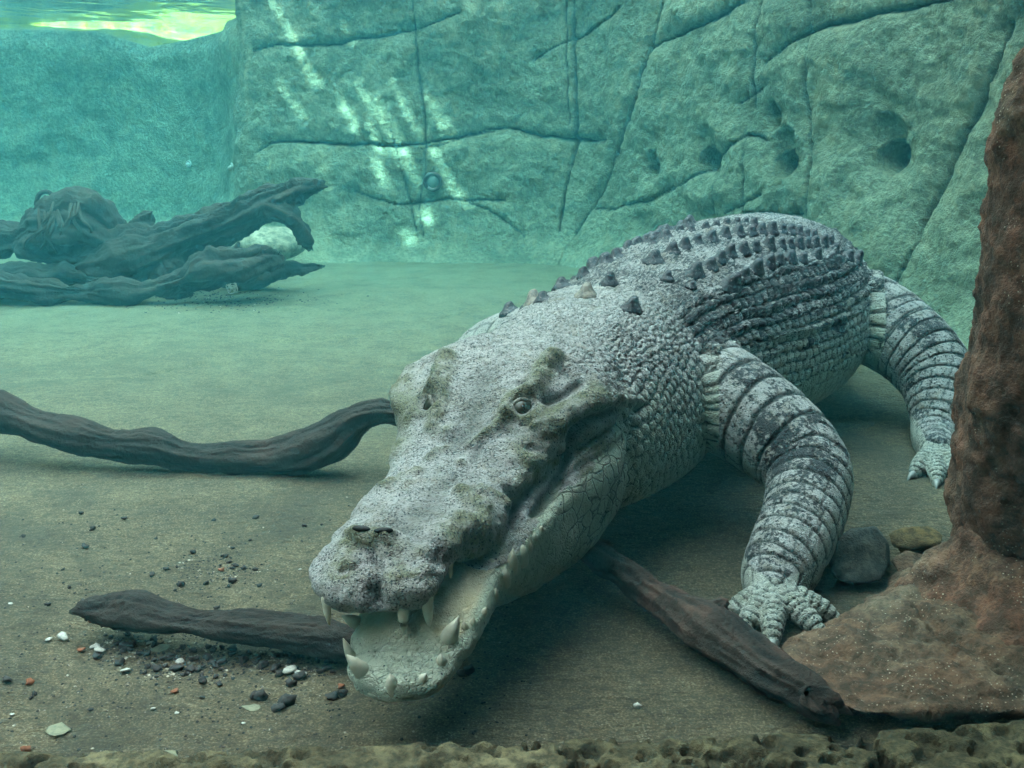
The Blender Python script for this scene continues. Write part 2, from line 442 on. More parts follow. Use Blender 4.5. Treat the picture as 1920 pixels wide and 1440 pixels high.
# recessed bay on the left: wall that curves up from the floor to a shallow shelf
RPLAN = [(-6.4, 4.6), (-6.1, 6.8), (-5.2, 7.9), (-4.0, 8.25), (-2.9, 8.3), (-2.3, 8.1), (-1.98, 7.65), (-1.80, 7.15), (-1.62, 6.85), (-1.4, 6.75)]
def build_bay():
    P, S = arc(RPLAN, .03); n = len(P)
    q = np.r_[np.linspace(-.45, 0, 22), np.linspace(0.02, 1.0, 70), np.linspace(1.03, 1.9, 30)]; m = len(q)
    T = np.gradient(P, axis=0); T /= np.linalg.norm(T, axis=1)[:, None]; N2 = np.c_[T[:, 1], -T[:, 0]]
    top = np.interp(P[:, 0], [-6.4, -4.4, -4.0, -3.1, -2.7, -2.2, -1.66], [1.36, 1.40, 1.44, 1.43, 1.32, 1.39, 1.44])
    s = np.repeat(S, m); qq = np.tile(q, n); tp = np.repeat(top, m); p = np.repeat(P, m, axis=0); N = np.repeat(N2, m, axis=0)
    z = np.where(qq < 0, 0.0, np.where(qq <= 1, qq * tp, tp + (qq - 1) * .17))
    z = np.where(qq < 0, -.075 + .13 * ((qq + .45) / .45) ** 1.5, np.where(qq <= 1, .055 + qq * (tp - .055), z))
    out = np.where(qq < 0, -qq * 1.6, np.where(qq <= 1, .0, -(qq - 1) * 1.7))
    out = out + np.where((qq >= -.1) & (qq < .35), .10 * (1 - sstep(-.1, .35, qq)), 0)
    out = out - np.where(qq > .9, .06 * sstep(.9, 1.03, qq), 0)
    Q = np.c_[s, z * 1.0, qq]
    h = .10 * fbm(Q * 1.0, 3, 61) + .03 * fbm(Q * 4, 4, 62) + .012 * fbm(Q * 16, 3, 63)
    XY = p + N * (out + h * np.where(qq < 0, .3, 1))[:, None]
    z = z + np.where(qq > .98, .06 * fbm(np.c_[XY, z] * 2.2, 4, 65) * sstep(.98, 1.1, qq), 0) - .02 * (qq < -.4)
    crack = np.zeros_like(s)
    for zz, s0, s1 in ((1.02, 1.4, 4.9), (.70, 1.4, 4.2)):
        d = abs(z - zz - .03 * fbm(Q * 1.5, 3, 66)); mk = sstep(s0, s0 + .1, s) * (1 - sstep(s1 - .5, s1, s))
        c = np.exp(-(d / .012) ** 2) * mk * (qq > 0) * (qq < 1); crack = np.maximum(crack, c); XY = XY - N * (c * .04)[:, None]
    idx = np.arange(n * m).reshape(n, m)
    F = np.stack([idx[:-1, :-1], idx[1:, :-1], idx[1:, 1:], idx[:-1, 1:]], -1).reshape(-1, 4)
    me = me_from('bay_wall', np.c_[XY, z], F); attr(me, 'crack', crack); attr(me, 'moss', sstep(.97, 1.1, qq)); return me
bay = link('bay_wall', build_bay(), mat_wall('lightened_concrete', (.19, .29, .19), (.36, .47, .31)))  # wall colour lightened and greened in place of more light on the bay
tag(bay, 'hazy recessed rock wall with shallow shelf behind the dark driftwood', 'wall')

# enclosing sides that the camera does not face: gallery wall behind the viewer, left side
def slab(name, x0, x1, y0, y1, z0, z1, mat, bev=.02):
    bm = bmesh.new(); bmesh.ops.create_cube(bm, size=1)
    for v in bm.verts: v.co = ((x0 + x1) / 2 + v.co.x * (x1 - x0), (y0 + y1) / 2 + v.co.y * (y1 - y0), (z0 + z1) / 2 + v.co.z * (z1 - z0))
    bmesh.ops.bevel(bm, geom=bm.edges[:], offset=bev, segments=2, affect='EDGES')
    me = bpy.data.meshes.new(name); bm.to_mesh(me); bm.free()
    return link(name, me, mat)
Mg = Mat('gallery_concrete', .8); Mg.color(Mg.ramp(Mg.noise(3, 5), (.3, (.05, .05, .05)), (.7, (.09, .09, .085)))); Mg.bump(Mg.noise(30, 4), .01, .5)
tag(slab('gallery_wall', -6.5, 2.45, -1.44, -1.30, -.1, 1.85, Mg.m), 'dark concrete gallery wall of the tank opposite the rocks', 'wall')
tag(slab('side_wall', -6.56, -6.44, -1.28, 4.9, -.1, 1.85, Mg.m), 'dark concrete side wall joining gallery and bay', 'wall')

# ================================================================== water surface, added light diffuser
def mat_water():
    m = bpy.data.materials.new('water_surface'); m.use_nodes = True; t = m.node_tree; t.nodes.clear()
    N = lambda k: t.nodes.new(k)
    o = N('ShaderNodeOutputMaterial'); mx = N('ShaderNodeMixShader'); tr = N('ShaderNodeBsdfTransparent'); gl = N('ShaderNodeBsdfGlossy')
    fr = N('ShaderNodeFresnel'); fr.inputs[0].default_value = 1.33; gl.inputs['Roughness'].default_value = .05
    co = N('ShaderNodeTexCoord'); mp = N('ShaderNodeMapping'); mp.inputs['Scale'].default_value = (1, .45, 1); mp.inputs['Rotation'].default_value = (0, 0, R(24))
    t.links.new(co.outputs['Object'], mp.inputs[0])
    ns = N('ShaderNodeTexNoise'); ns.inputs['Scale'].default_value = 5; ns.inputs['Detail'].default_value = 3
    t.links.new(mp.outputs[0], ns.inputs['Vector'])
    bp = N('ShaderNodeBump'); bp.inputs['Distance'].default_value = .02; bp.inputs['Strength'].default_value = .6; t.links.new(ns.outputs[0], bp.inputs['Height'])
    t.links.new(bp.outputs[0], gl.inputs['Normal'])
    # sun focused by ripples is put into the tint: clear lines, dim cells
    vo = N('ShaderNodeTexVoronoi'); vo.feature = 'DISTANCE_TO_EDGE'; vo.inputs['Scale'].default_value = 3.2
    wp = N('ShaderNodeVectorMath'); wp.operation = 'ADD'
    ns2 = N('ShaderNodeTexNoise'); ns2.inputs['Scale'].default_value = 3.0; ns2.inputs['Detail'].default_value = 3
    t.links.new(mp.outputs[0], ns2.inputs['Vector']); t.links.new(mp.outputs[0], wp.inputs[0]); t.links.new(ns2.outputs[1], wp.inputs[1])
    t.links.new(wp.outputs[0], vo.inputs['Vector'])
    rp = N('ShaderNodeValToRGB'); e = rp.color_ramp.elements
    e[0].position = 0; e[0].color = (1, 1, 1, 1); e[1].position = .10; e[1].color = (.55, .57, .57, 1)
    t.links.new(vo.outputs[0], rp.inputs[0]); t.links.new(rp.outputs[0], tr.inputs[0])
    t.links.new(fr.outputs[0], mx.inputs[0]); t.links.new(tr.outputs[0], mx.inputs[1]); t.links.new(gl.outputs[0], mx.inputs[2])
    t.links.new(mx.outputs[0], o.inputs[0]); return m
WATER_Z = 1.5
u, v, F = grid(160, 200, None, None)
x = -6.43 + u * 9.6; y = -1.3 + v * 12.5
P = np.c_[x, y, x * 0]
z = WATER_Z + .006 * fbm(P * 1.6, 3, 71) + .003 * fbm(P * 5, 3, 72)
tag(link('water', me_from('water', np.c_[x, y, z], F), mat_water()), kind='structure')

def mat_diffuser(ca=(.90, .72, .70), f=.22):
    m = bpy.data.materials.new('diffuser_cloth'); m.use_nodes = True; t = m.node_tree; t.nodes.clear()
    o = t.nodes.new('ShaderNodeOutputMaterial'); a = t.nodes.new('ShaderNodeBsdfTranslucent'); b = t.nodes.new('ShaderNodeBsdfDiffuse'); mx = t.nodes.new('ShaderNodeMixShader')
    a.inputs[0].default_value = (*ca, 1); b.inputs[0].default_value = (*ca, 1); mx.inputs[0].default_value = f
    t.links.new(a.outputs[0], mx.inputs[1]); t.links.new(b.outputs[0], mx.inputs[2]); t.links.new(mx.outputs[0], o.inputs[0]); return m
DIFFUSER_Y0, DIFFUSER_Y1, DIFFUSER_Z = -2.6, 7.2, 3.6
diffuser = empty('light_diffuser', (-1.5, .5, -1.2))  # unseen cloth added to soften and tint the light from above
u, v, F = grid(400, 490, None, None)
x, y = -7.4 + u * 9.0, DIFFUSER_Y0 + v * (DIFFUSER_Y1 - DIFFUSER_Y0)
z = DIFFUSER_Z - .2 * np.sin(np.pi * u) * np.sin(np.pi * v)
SLITS = []                                     # slits cut in the added cloth to throw sun streaks: pixel on the rock wall that each lets the sun reach, length, width, turn
for su, sv, ln, wd in ((530, 40, .34, .05), (560, 100, .30, .045), (585, 140, .22, .04), (655, 215, .16, .10), (700, 200, .34, .05), (735, 235, .30, .05),
                       (765, 215, .3, .045), (705, 262, .12, .12), (815, 215, .28, .045), (835, 230, .22, .035), (745, 285, .2, .06), (770, 310, .2, .08),
                       (825, 300, .3, .05), (850, 350, .25, .05), (715, 320, .14, .09), (800, 400, .12, .12), (650, 60, .12, .05), (545, 180, .2, .05), (770, 440, .1, .1)):
    h_, _ = wall_pt(su, sv); k_ = (DIFFUSER_Z - .12 - h_.z) / sdir.z
    SLITS.append((h_.x + sdir.x * k_, h_.y + sdir.y * k_, ln, wd, R(random.uniform(106, 126))))
keep = np.ones(len(F), bool); cx, cy = x[F].mean(1), y[F].mean(1)
for a_, b_, ln, wd, an in SLITS:
    p_ = (cx - a_) * math.cos(an) + (cy - b_) * math.sin(an); q_ = -(cx - a_) * math.sin(an) + (cy - b_) * math.cos(an)
    keep &= ((p_ / (ln / 2)) ** 2 + (q_ / (wd * .23)) ** 2) > 1
mesh = me_from('front_diffuser', np.c_[x, y, z], F[keep & (cy < 2.3)]); rear = me_from('rear_diffuser', np.c_[x, y, z], F[keep & (cy >= 2.3)])
child('front_diffuser', mesh, mat_diffuser(), diffuser); child('rear_diffuser', rear, mat_diffuser((.97, .88, .80), .12), diffuser)
Mp = Mat('mast_steel', .5); Mp.color((.25, .26, .27))
for px_, py_ in ((-7.4, DIFFUSER_Y0), (-7.4, DIFFUSER_Y1), (4.8, DIFFUSER_Y0), (4.8, DIFFUSER_Y1)):
    V, Fq = tube([(px_, py_, -1.3), (px_, py_, 1.2), (px_, py_, DIFFUSER_Z + .2)], [.07, .065, .06], 14, 3)
    child('mast', me_from('mast', V, Fq), Mp.m, diffuser)
    if px_ > 0:
        V, Fq = tube([(1.6, py_, DIFFUSER_Z), (3, py_, DIFFUSER_Z + .06), (px_, py_, DIFFUSER_Z + .12)], [.012] * 3, 8, 3); child('stay_cable', me_from('stay_cable', V, Fq), Mp.m, diffuser)
tag(diffuser, 'pale cloth on four steel masts, added unseen above the pool to diffuse light', 'shade sail')
Mrf = Mat('blocker_sheet', .7); Mrf.color((.06, .065, .06))
blocker = empty('light_blocker', (2.0, -1.0, -1.2)); tag(blocker, 'dark flat roof added unseen beside the pool to hold back light', 'blocker')  # unseen cover added to darken the foreground
rs = slab('blocker_deck', -.85, 4.6, -2.4, BLOCKER_Y, 2.16, 2.30, Mrf.m); rs.parent = blocker; rs.matrix_parent_inverse = Matrix.Translation(blocker.location).inverted()
rs = slab('blocker_wing', .12, 4.6, BLOCKER_Y + .002, 2.35, 2.16, 2.30, Mrf.m); rs.parent = blocker; rs.matrix_parent_inverse = Matrix.Translation(blocker.location).inverted()  # wing added to keep light off the right side
for px_ in (-.2, 1, 4.4):
    V, Fq = tube([(px_, -2.2, -1.3), (px_, -2.2, .5), (px_, -2.2, 2.2)], [.06, .06, .06], 14, 3); child('post', me_from('post', V, Fq), Mp.m, blocker)
# land outside the pool
u, v, F = grid(30, 30, None, None)
Mo = Mat('lawn', .9); Mo.color(Mo.ramp(Mo.noise(.5, 6), (.3, (.05, .07, .03)), (.7, (.12, .13, .06))))
gx, gy = -60 + u * 120, -55 + v * 120
tag(link('ground', me_from('ground', np.c_[gx, gy, -1.25 + .1 * fbm(np.c_[gx, gy, gx * 0] * .2, 2, 3)], F), Mo.m), kind='structure')
# ================================================================== crocodile
def unit(v): v = np.asarray(v, float); return v / np.linalg.norm(v)
# --- head frame: O at the back of the skull table, Fh forward, Lh to its left, Nh up
HK = .94
HO = np.array(at(935, 660, 2.15 * HK)); HT = np.array(at(700, 1005, 1.62 * HK))
Fh = unit(HT - HO); Lh = unit(np.cross((0, 0, 1), Fh)); Nh = np.cross(Fh, Lh)
ROLL = R(4); Lh, Nh = math.cos(ROLL) * Lh + math.sin(ROLL) * Nh, math.cos(ROLL) * Nh - math.sin(ROLL) * Lh
def HW(t, a, n): return HO + HK * (t * Fh + a * Lh + n * Nh)
def to_head(P): D = (P - HO) / HK; return D @ Fh, D @ Lh, D @ Nh
def section(w, top, bot, e_top=2.2, e_bot=2.4, n=44, mid=None):
    """closed outline in (a, n): half width w, from bot to top, widest at mid"""
    mid = (top + bot) / 2 if mid is None else mid
    a = np.linspace(0, 2 * math.pi, n, endpoint=False); c, s = np.cos(a), np.sin(a)
    e = np.where(s >= 0, e_top, e_bot)
    x = w * np.sign(c) * np.abs(c) ** (2 / e); y = np.where(s >= 0, (top - mid) * np.abs(s) ** (2 / e), -(mid - bot) * np.abs(s) ** (2 / e))
    return x, mid + y
def headloft(st, W=None, sub=5):
    """st rows: t, half width, top, bottom, mid, e_top, e_bot"""
    A = crom(st, sub); Rg = []
    for t, wd, tp, bt, md, e1, e2 in A:
        x, y = section(max(wd, .004), tp, bt, e1, e2, 44, md)
        Rg.append(np.array([(W or HW)(t, a, b) for a, b in zip(x, y)]))
    return rings(np.array(Rg))
UP = [(-.16, .20, -.04, -.22, -.12, 2.2, 2.2), (-.06, .230, -.010, -.21, -.12, 2.5, 2.3), (0, .245, .000, -.185, -.12, 2.6, 2.3),
      (.05, .240, -.004, -.17, -.118, 2.5, 2.4), (.10, .216, -.010, -.16, -.115, 2.3, 2.4), (.15, .188, -.020, -.155, -.11, 2.2, 2.5), (.21, .158, -.036, -.15, -.105, 2.1, 2.6),
      (.28, .140, -.048, -.147, -.105, 2.1, 2.8), (.35, .136, -.048, -.145, -.10, 2.1, 3), (.41, .143, -.040, -.145, -.095, 2.1, 3), (.46, .138, -.028, -.14, -.09, 2.2, 3),
      (.505, .112, -.016, -.125, -.08, 2.3, 3), (.545, .113, -.008, -.098, -.060, 2.3, 3), (.59, .121, -.006, -.092, -.056, 2.2, 3), (.63, .118, -.014, -.089, -.058, 2.1, 2.8),
      (.662, .100, -.026, -.086, -.060, 2.1, 2.6), (.686, .066, -.042, -.080, -.063, 2, 2), (.697, .018, -.054, -.072, -.063, 2, 2)]
# --- lower jaw frame
JH = HW(.00, 0, -.165); JT = np.array(at(727, 1284, 1.475 * HK))
Fj = unit(JT - JH); Lj = unit(Lh - (Lh @ Fj) * Fj); Nj = np.cross(Fj, Lj); JL = np.linalg.norm(JT - JH) / HK
def JW(t, a, n): return JH + HK * (t * Fj + a * Lj + n * Nj)
LOW = [(-.14, .19, .06, -.17, -.04, 2.3, 2.3), (-.04, .236, .07, -.235, -.06, 2.4, 2.3), (.05, .244, .065, -.270, -.07, 2.5, 2.6), (.14, .226, .045, -.270, -.07, 2.8, 2.7),
       (.24, .192, .030, -.245, -.06, 3.2, 2.7), (.34, .160, .026, -.200, -.04, 3.4, 2.7), (.42, .135, .024, -.152, -.03, 3.6, 2.6), (.48, .118, .022, -.115, -.015, 3.6, 2.5),
       (.54, .111, .022, -.080, -.010, 3.4, 2.3), (.60, .113, .022, -.068, -.008, 3.2, 2.2), (.66, .106, .018, -.060, -.01, 2.8, 2.2), (JL - .018, .076, .008, -.046, -.014, 2.4, 2.2), (JL + .004, .02, -.005, -.028, -.016, 2, 2)]
# --- trunk: x, y, half width, z top, z bottom, mid fraction, e_top, e_bot
TR = [(-.01, 2.00, .16, .41, .17, .45, 2.2, 2.2), (.05, 2.13, .228, .462, .10, .42, 2.2, 2.5), (.12, 2.28, .262, .502, .07, .40, 2.15, 2.6), (.20, 2.44, .280, .525, .055, .40, 2.15, 2.5),
      (.31, 2.64, .285, .545, .05, .42, 2.15, 2.2), (.44, 2.82, .315, .575, .04, .42, 2.2, 2.3), (.60, 3.05, .358, .598, .03, .42, 2.2, 2.3), (.745, 3.28, .365, .603, .03, .43, 2.2, 2.3),
      (.85, 3.50, .315, .585, .07, .45, 2.2, 2.2), (.92, 3.72, .235, .54, .10, .5, 2.1, 2.1), (.97, 4.0, .165, .46, .08, .5, 2, 2), (1.0, 4.35, .115, .37, .045, .45, 2, 2),
      (.99, 4.7, .085, .30, .03, .4, 2, 2), (.93, 5.0, .06, .24, .02, .4, 2, 2), (.82, 5.25, .035, .17, .02, .4, 2, 2), (.70, 5.42, .012, .10, .04, .4, 2, 2)]
TRC = crom(TR, 8)
TT = np.gradient(TRC[:, :2], axis=0); TT /= np.linalg.norm(TT, axis=1)[:, None]
TS = np.r_[0, np.cumsum(np.linalg.norm(np.diff(TRC[:, :2], axis=0), axis=1))]
TL = np.c_[TT[:, 1], -TT[:, 0]]                       # towards the animal's left (near flank)
def trunk_loft():
    Rg = []
    for i, (x, y, wd, zt, zb, mf, e1, e2) in enumerate(TRC):
        a, b = section(wd, zt, zb, e1, e2, 56, zb + mf * (zt - zb))
        Rg.append(np.c_[x + TL[i, 0] * a, y + TL[i, 1] * a, b])
    return rings(np.array(Rg))
def p3(u, v, Y): return np.array(at(u, v, Y))
def g3(u, v, z): return np.array(onz(u, v, z))
LEGS = {
 'fl': ([(.36, 2.52, .33), p3(1335, 735, 2.40), p3(1440, 805, 2.30), p3(1512, 880, 2.20), p3(1508, 960, 2.08), p3(1480, 1030, 1.98), p3(1455, 1085, 1.915), g3(1450, 1118, .034)],
        [.13, .122, .110, .094, .084, .078, .068, .044]),
 'hl': ([(.86, 3.42, .30), (1.06, 3.26, .30), p3(1690, 635, 3.12), p3(1752, 702, 3.02), p3(1764, 775, 2.92), p3(1752, 818, 2.84), g3(1757, 845, .045)],
        [.18, .145, .122, .108, .086, .062, .045]),
 'fr': ([(.12, 2.62, .33), (-.02, 2.80, .28), (-.10, 2.90, .20), (-.13, 2.78, .12), (-.14, 2.68, .06), (-.14, 2.62, .034)], [.13, .11, .095, .082, .068, .045]),
 'hr': ([(.74, 3.56, .30), (.56, 3.78, .28), (.44, 3.90, .20), (.42, 3.80, .12), (.41, 3.70, .06), (.40, 3.62, .035)], [.18, .15, .12, .10, .07, .045])}
TOEAX = []
def toes(leg, tips, base_r, tip_r=.011, lift=.02):
    """tips: list of floor points; returns tubes + claw frames"""
    wrist = np.array(LEGS[leg][0][-1]); out = []; claws = []
    for k, tp in enumerate(tips):
        tp = np.array(tp, float); tp[2] = tip_r + .002
        d = tp - wrist; d[2] = 0; side = np.cross(unit(d), (0, 0, 1)); ln = np.linalg.norm(d)
        b = wrist + d * .12; b[2] = .032
        m = wrist + d * .58; m[2] = lift + base_r * .55
        TOEAX.append(crom([b, (b + m) / 2 + np.array((0, 0, .006)), m, (m * .45 + tp * .55) + np.array((0, 0, .004)), tp], 8))
        out.append(tube([b, (b + m) / 2 + np.array((0, 0, .006)), m, (m * .45 + tp * .55) + np.array((0, 0, .004)), tp], [base_r * 1.25, base_r * 1.1, base_r, base_r * .8, tip_r], 14, 4))
        claws.append((tp, unit(d)))
    return out, claws
FL_TIPS = [g3(1383, 1168, .012), g3(1390, 1188, .012), g3(1447, 1212, .012), g3(1540, 1192, .012), g3(1566, 1160, .012)]
FL_TIPS[0] = g3(1364, 1156, .012)
def fan(leg, ang, ln):
    wr = np.array(LEGS[leg][0][-1]); f = unit(np.r_[wr[:2] - np.array(LEGS[leg][0][-3])[:2], 0]) if leg != 'hl' else unit((-.15, -1, 0))
    r = []
    for a, l in zip(ang, ln):
        c, s = math.cos(R(a)), math.sin(R(a)); r.append(wr + l * np.array((f[0] * c - f[1] * s, f[0] * s + f[1] * c, 0)))
    return r
PARTS = [headloft(UP), headloft(LOW, JW), trunk_loft()]
for k, (pts, rad) in LEGS.items(): PARTS.append(tube(pts, rad, 28, 6))
CLAWS = []
for leg, tips, br in (('fl', FL_TIPS, .023), ('hl', fan('hl', (-34, -12, 10, 32), (.15, .18, .19, .15)), .026), ('fr', fan('fr', (-50, -24, 0, 24, 50), (.10, .12, .13, .12, .1)), .022), ('hr', fan('hr', (-34, -12, 10, 32), (.15, .18, .19, .15)), .026)):
    o_, c_ = toes(leg, tips, br); PARTS += o_; CLAWS += [(leg, i) + c for i, c in enumerate(c_)]
body_me = union(PARTS, VOX, 3)
# ------------------------------------------------------------------ relief of the head, found on the rough body by sight lines
BV = bvh_of(body_me)
def hit(u, v, drop=60):
    """point on the body seen at a pixel (slides down a little when the line just misses the outline)"""
    for k in range(0, drop, 3):
        p, n, i, d = BV.ray_cast(CAM, ray(u, v + k).normalized())
        if p is not None: return np.array(p), np.array(n)
    p, n, i, d = BV.find_nearest(at(u, v, 2.5)); return np.array(p), np.array(n)
V = verts_of(body_me); NRM = norms_of(body_me)
ht, ha, hn = to_head(V)
def line3(px): return [hit(a, b)[0] for a, b in px]
def mirror(L):
    r = []
    for p in L:
        d = (np.asarray(p) - HO) / HK; r.append(HW(d @ Fh, -(d @ Lh), d @ Nh))
    return r
def bump_line(L, wd, amp, P=None, sharp=2.0):
    P = V if P is None else P
    L = np.asarray(L); lo, hi = L.min(0) - 4 * wd, L.max(0) + 4 * wd
    m = np.all((P > lo) & (P < hi), axis=1)
    o = np.zeros(len(P))
    if m.any():
        if len(L) == 1: d = np.linalg.norm(P[m] - L[0], axis=1); t = d * 0
        else: d, t = poly_dist(P[m], L)
        o[m] = amp * np.exp(-(d / wd) ** sharp)
    return o
Z4 = lambda L: [(920 + x / 2.595, 400 + y / 2.595) for x, y in L]
ROWS = [(Z4([(455, 190), (540, 178), (630, 152), (710, 130), (790, 108), (850, 95), (920, 86), (975, 80), (1045, 70), (1095, 61), (1145, 54), (1195, 51), (1235, 48), (1275, 50)]), .9),
        (Z4([(610, 205), (705, 165), (785, 140), (850, 112)]), 1.0),
        (Z4([(790, 225), (880, 185), (940, 160), (1000, 140), (1070, 122), (1135, 104), (1200, 96), (1262, 90), (1310, 85), (1362, 82), (1412, 82), (1452, 82), (1492, 88), (1530, 100), (1560, 110)]), 1.05),
        (Z4([(990, 285), (1060, 255), (1110, 220), (1155, 195), (1220, 175), (1280, 164), (1345, 154), (1405, 150), (1445, 147), (1490, 146), (1530, 143), (1570, 140), (1610, 140), (1640, 138)]), 1.05),
        (Z4([(1165, 345), (1225, 300), (1285, 268), (1345, 240), (1390, 222), (1450, 212), (1510, 218), (1580, 198), (1650, 212), (1668, 172)]), 1.1)]
# (pixels, width, height, also mirrored)
FEAT = [
 ([(1034, 672), (1022, 694), (1004, 724)], .019, .026, 0), ([(838, 672), (828, 700), (822, 740)], .020, .028, 0),          # brow crests
 ([(986, 742), (962, 752), (945, 775)], .013, .012, 0), ([(948, 784)], .014, .016, 0), ([(932, 797), (905, 817), (882, 832)], .011, .014, 0),
 ([(826, 770), (812, 800)], .015, .014, 0), ([(838, 805), (858, 798)], .012, .010, 0), ([(836, 812)], .011, .010, 0), ([(838, 840)], .010, .010, 0),
 ([(866, 868)], .013, .012, 0), ([(850, 885)], .012, .008, 0), ([(818, 842), (806, 858)], .010, .008, 0),
 ([(780, 884)], .014, .012, 0), ([(766, 905)], .010, .008, 0), ([(735, 905), (718, 915)], .013, .012, 0), ([(752, 890)], .010, .007, 0),
 ([(862, 920), (884, 940), (904, 948)], .017, .016, 0), ([(905, 918), (945, 940)], .013, .010, 0), ([(860, 968), (880, 975)], .012, .008, 0), ([(905, 970)], .014, .009, 0),
 ([(672, 1010), (725, 1012)], .026, .026, 0), ([(640, 1085)], .034, .012, 0), ([(775, 1085)], .034, .012, 0), ([(650, 1050)], .016, .005, 0), ([(725, 1088)], .020, .006, 0), ([(800, 1040)], .018, .008, 0),
 ([(840, 1010), (930, 1010)], .030, .010, 0), ([(880, 1030)], .016, .008, 0), ([(920, 1025)], .016, .008, 0), ([(905, 990), (855, 990)], .012, .006, 0), ([(835, 985)], .011, .006, 0),
 ([(1010, 795), (1060, 780), (1110, 758), (1180, 750)], .022, .016, 1), ([(1060, 768)], .017, .010, 0), ([(1052, 800)], .015, .010, 0), ([(1030, 812)], .014, .008, 0), ([(1070, 742), (1120, 728)], .020, .007, 0),
 ([(985, 860), (1030, 872)], .032, .012, 1), ([(975, 905), (1010, 900)], .022, .008, 0), ([(1000, 805), (1012, 815)], .010, .007, 0), ([(985, 825)], .010, .006, 0), ([(960, 808)], .009, .006, 0),
 ([(1130, 830), (1100, 870)], .050, .012, 1), ([(1150, 880), (1110, 930)], .030, .008, 0), ([(760, 700), (765, 760)], .03, .010, 0),
 ([(628, 1112), (650, 1125)], .024, .010, 0), ([(745, 1112), (790, 1105)], .022, .012, 0), ([(1085, 1000), (1040, 1060)], .03, .006, 0),
 # furrows
 ([(702, 1108), (703, 1135)], .013, -.022, 0), ([(770, 1060), (812, 1052)], .010, -.006, 0), ([(905, 830), (885, 862)], .010, -.006, 0),
 ([(1200, 765), (1150, 770), (1105, 785), (1075, 815), (1062, 850), (1055, 885), (1035, 915), (1005, 960)], .011, -.024, 0),
 ([(1150, 800), (1120, 808), (1085, 832)], .008, -.006, 0), ([(1165, 822), (1130, 855), (1085, 880), (1050, 897)], .007, -.008, 0), ([(1188, 800), (1176, 860), (1150, 920), (1132, 975)], .010, -.012, 0),
 ([(1085, 720), (1060, 742), (1020, 752)], .010, -.014, 0), ([(1020, 700), (1045, 690), (1062, 700)], .012, -.008, 0), ([(968, 716), (990, 722)], .006, -.006, 0),
 ([(905, 700), (890, 760), (862, 820)], .035, -.010, 0), ([(845, 890), (800, 950), (740, 985)], .030, -.008, 0), ([(935, 870), (960, 880)], .02, -.006, 0), ([(990, 845), (1040, 850)], .008, -.006, 0),
 ([(697, 1040), (700, 1055), (716, 1070), (714, 1092), (700, 1118)], .005, -.007, 0), ([(648, 1078)], .006, -.008, 0), ([(705, 1050), (680, 1062), (655, 1075)], .005, -.004, 0),
 ([(650, 1012), (668, 1030), (700, 1036), (735, 1028), (752, 1008)], .007, -.007, 0), ([(662, 990), (680, 992), (694, 997), (708, 996), (736, 996)], .006, -.016, 0),
 ([(745, 985), (790, 1005), (825, 1030)], .014, -.006, 0), ([(825, 1045), (845, 1050)], .014, -.014, 1), ([(955, 920), (965, 950), (960, 985)], .012, -.010, 0),
 ([(745, 1095), (780, 1098), (815, 1080)], .006, -.004, 0)]
EYE_P, EYE_N = hit(978, 760)
EYE_C = EYE_P - .016 * unit(EYE_N)
EYE2_P, EYE2_N = None, None
def relief():
    h = np.zeros(len(V))
    for px, wd, am, mir in FEAT:
        L = line3(px) if len(px) > 1 else [hit(*px[0])[0]]
        h += bump_line(L, wd, am)
        if mir: h += bump_line(mirror(L), wd, am)
    for row, sc in ROWS:
        h += bump_line(line3([(a, b + 5) for a, b in row]), .017, .009)
    return np.clip(h, -.03, .042)
h0 = relief()
# eye sockets and lids
EC = [EYE_C, mirror([EYE_C])[0]]
for c in EC:
    d = np.linalg.norm(V - c, axis=1)
    h0 += -.020 * np.exp(-(d / .022) ** 4) * (d < .06) + .008 * np.exp(-((d - .036) / .008) ** 2)
V1 = V + NRM * h0[:, None]
set_verts(body_me, V1); V = V1; NRM = norms_of(body_me)

# ------------------------------------------------------------------ where on the animal is each vertex
def near_poly(P, L):
    """nearest sample of a dense polyline"""
    best = np.full(len(P), 1e9); ib = np.zeros(len(P), int)
    for i in range(len(L)):
        d = ((P - L[i]) ** 2).sum(1); m = d < best; best[m] = d[m]; ib[m] = i
    return np.sqrt(best), ib
_, ti = near_poly(V[:, :2], TRC[:, :2])
D2 = V[:, :2] - TRC[ti, :2]
lat = (D2 * TL[ti]).sum(1); lon = (D2 * TT[ti]).sum(1); ts = TS[ti] + lon
zmid = TRC[ti, 4] + TRC[ti, 5] * (TRC[ti, 3] - TRC[ti, 4])
phi = np.arctan2((V[:, 2] - zmid) / .30, np.abs(lat) / np.maximum(TRC[ti, 2], .05))       # -pi/2 belly .. pi/2 spine
rho = np.sqrt((lat / np.maximum(TRC[ti, 2], .02)) ** 2 + ((V[:, 2] - zmid) / np.where(V[:, 2] > zmid, TRC[ti, 3] - zmid, zmid - TRC[ti, 4])) ** 2)
arc_v = phi * .36 * np.sign(lat + 1e-9)
ht, ha, hn = to_head(V)
DJ = (V - JH) / HK; jt, ja, jn = DJ @ Fj, DJ @ Lj, DJ @ Nj
LEGI = np.full(len(V), -1); legs_s = np.zeros(len(V)); legphi = np.zeros(len(V)); lrho = np.full(len(V), 9.0); legr = np.ones(len(V))
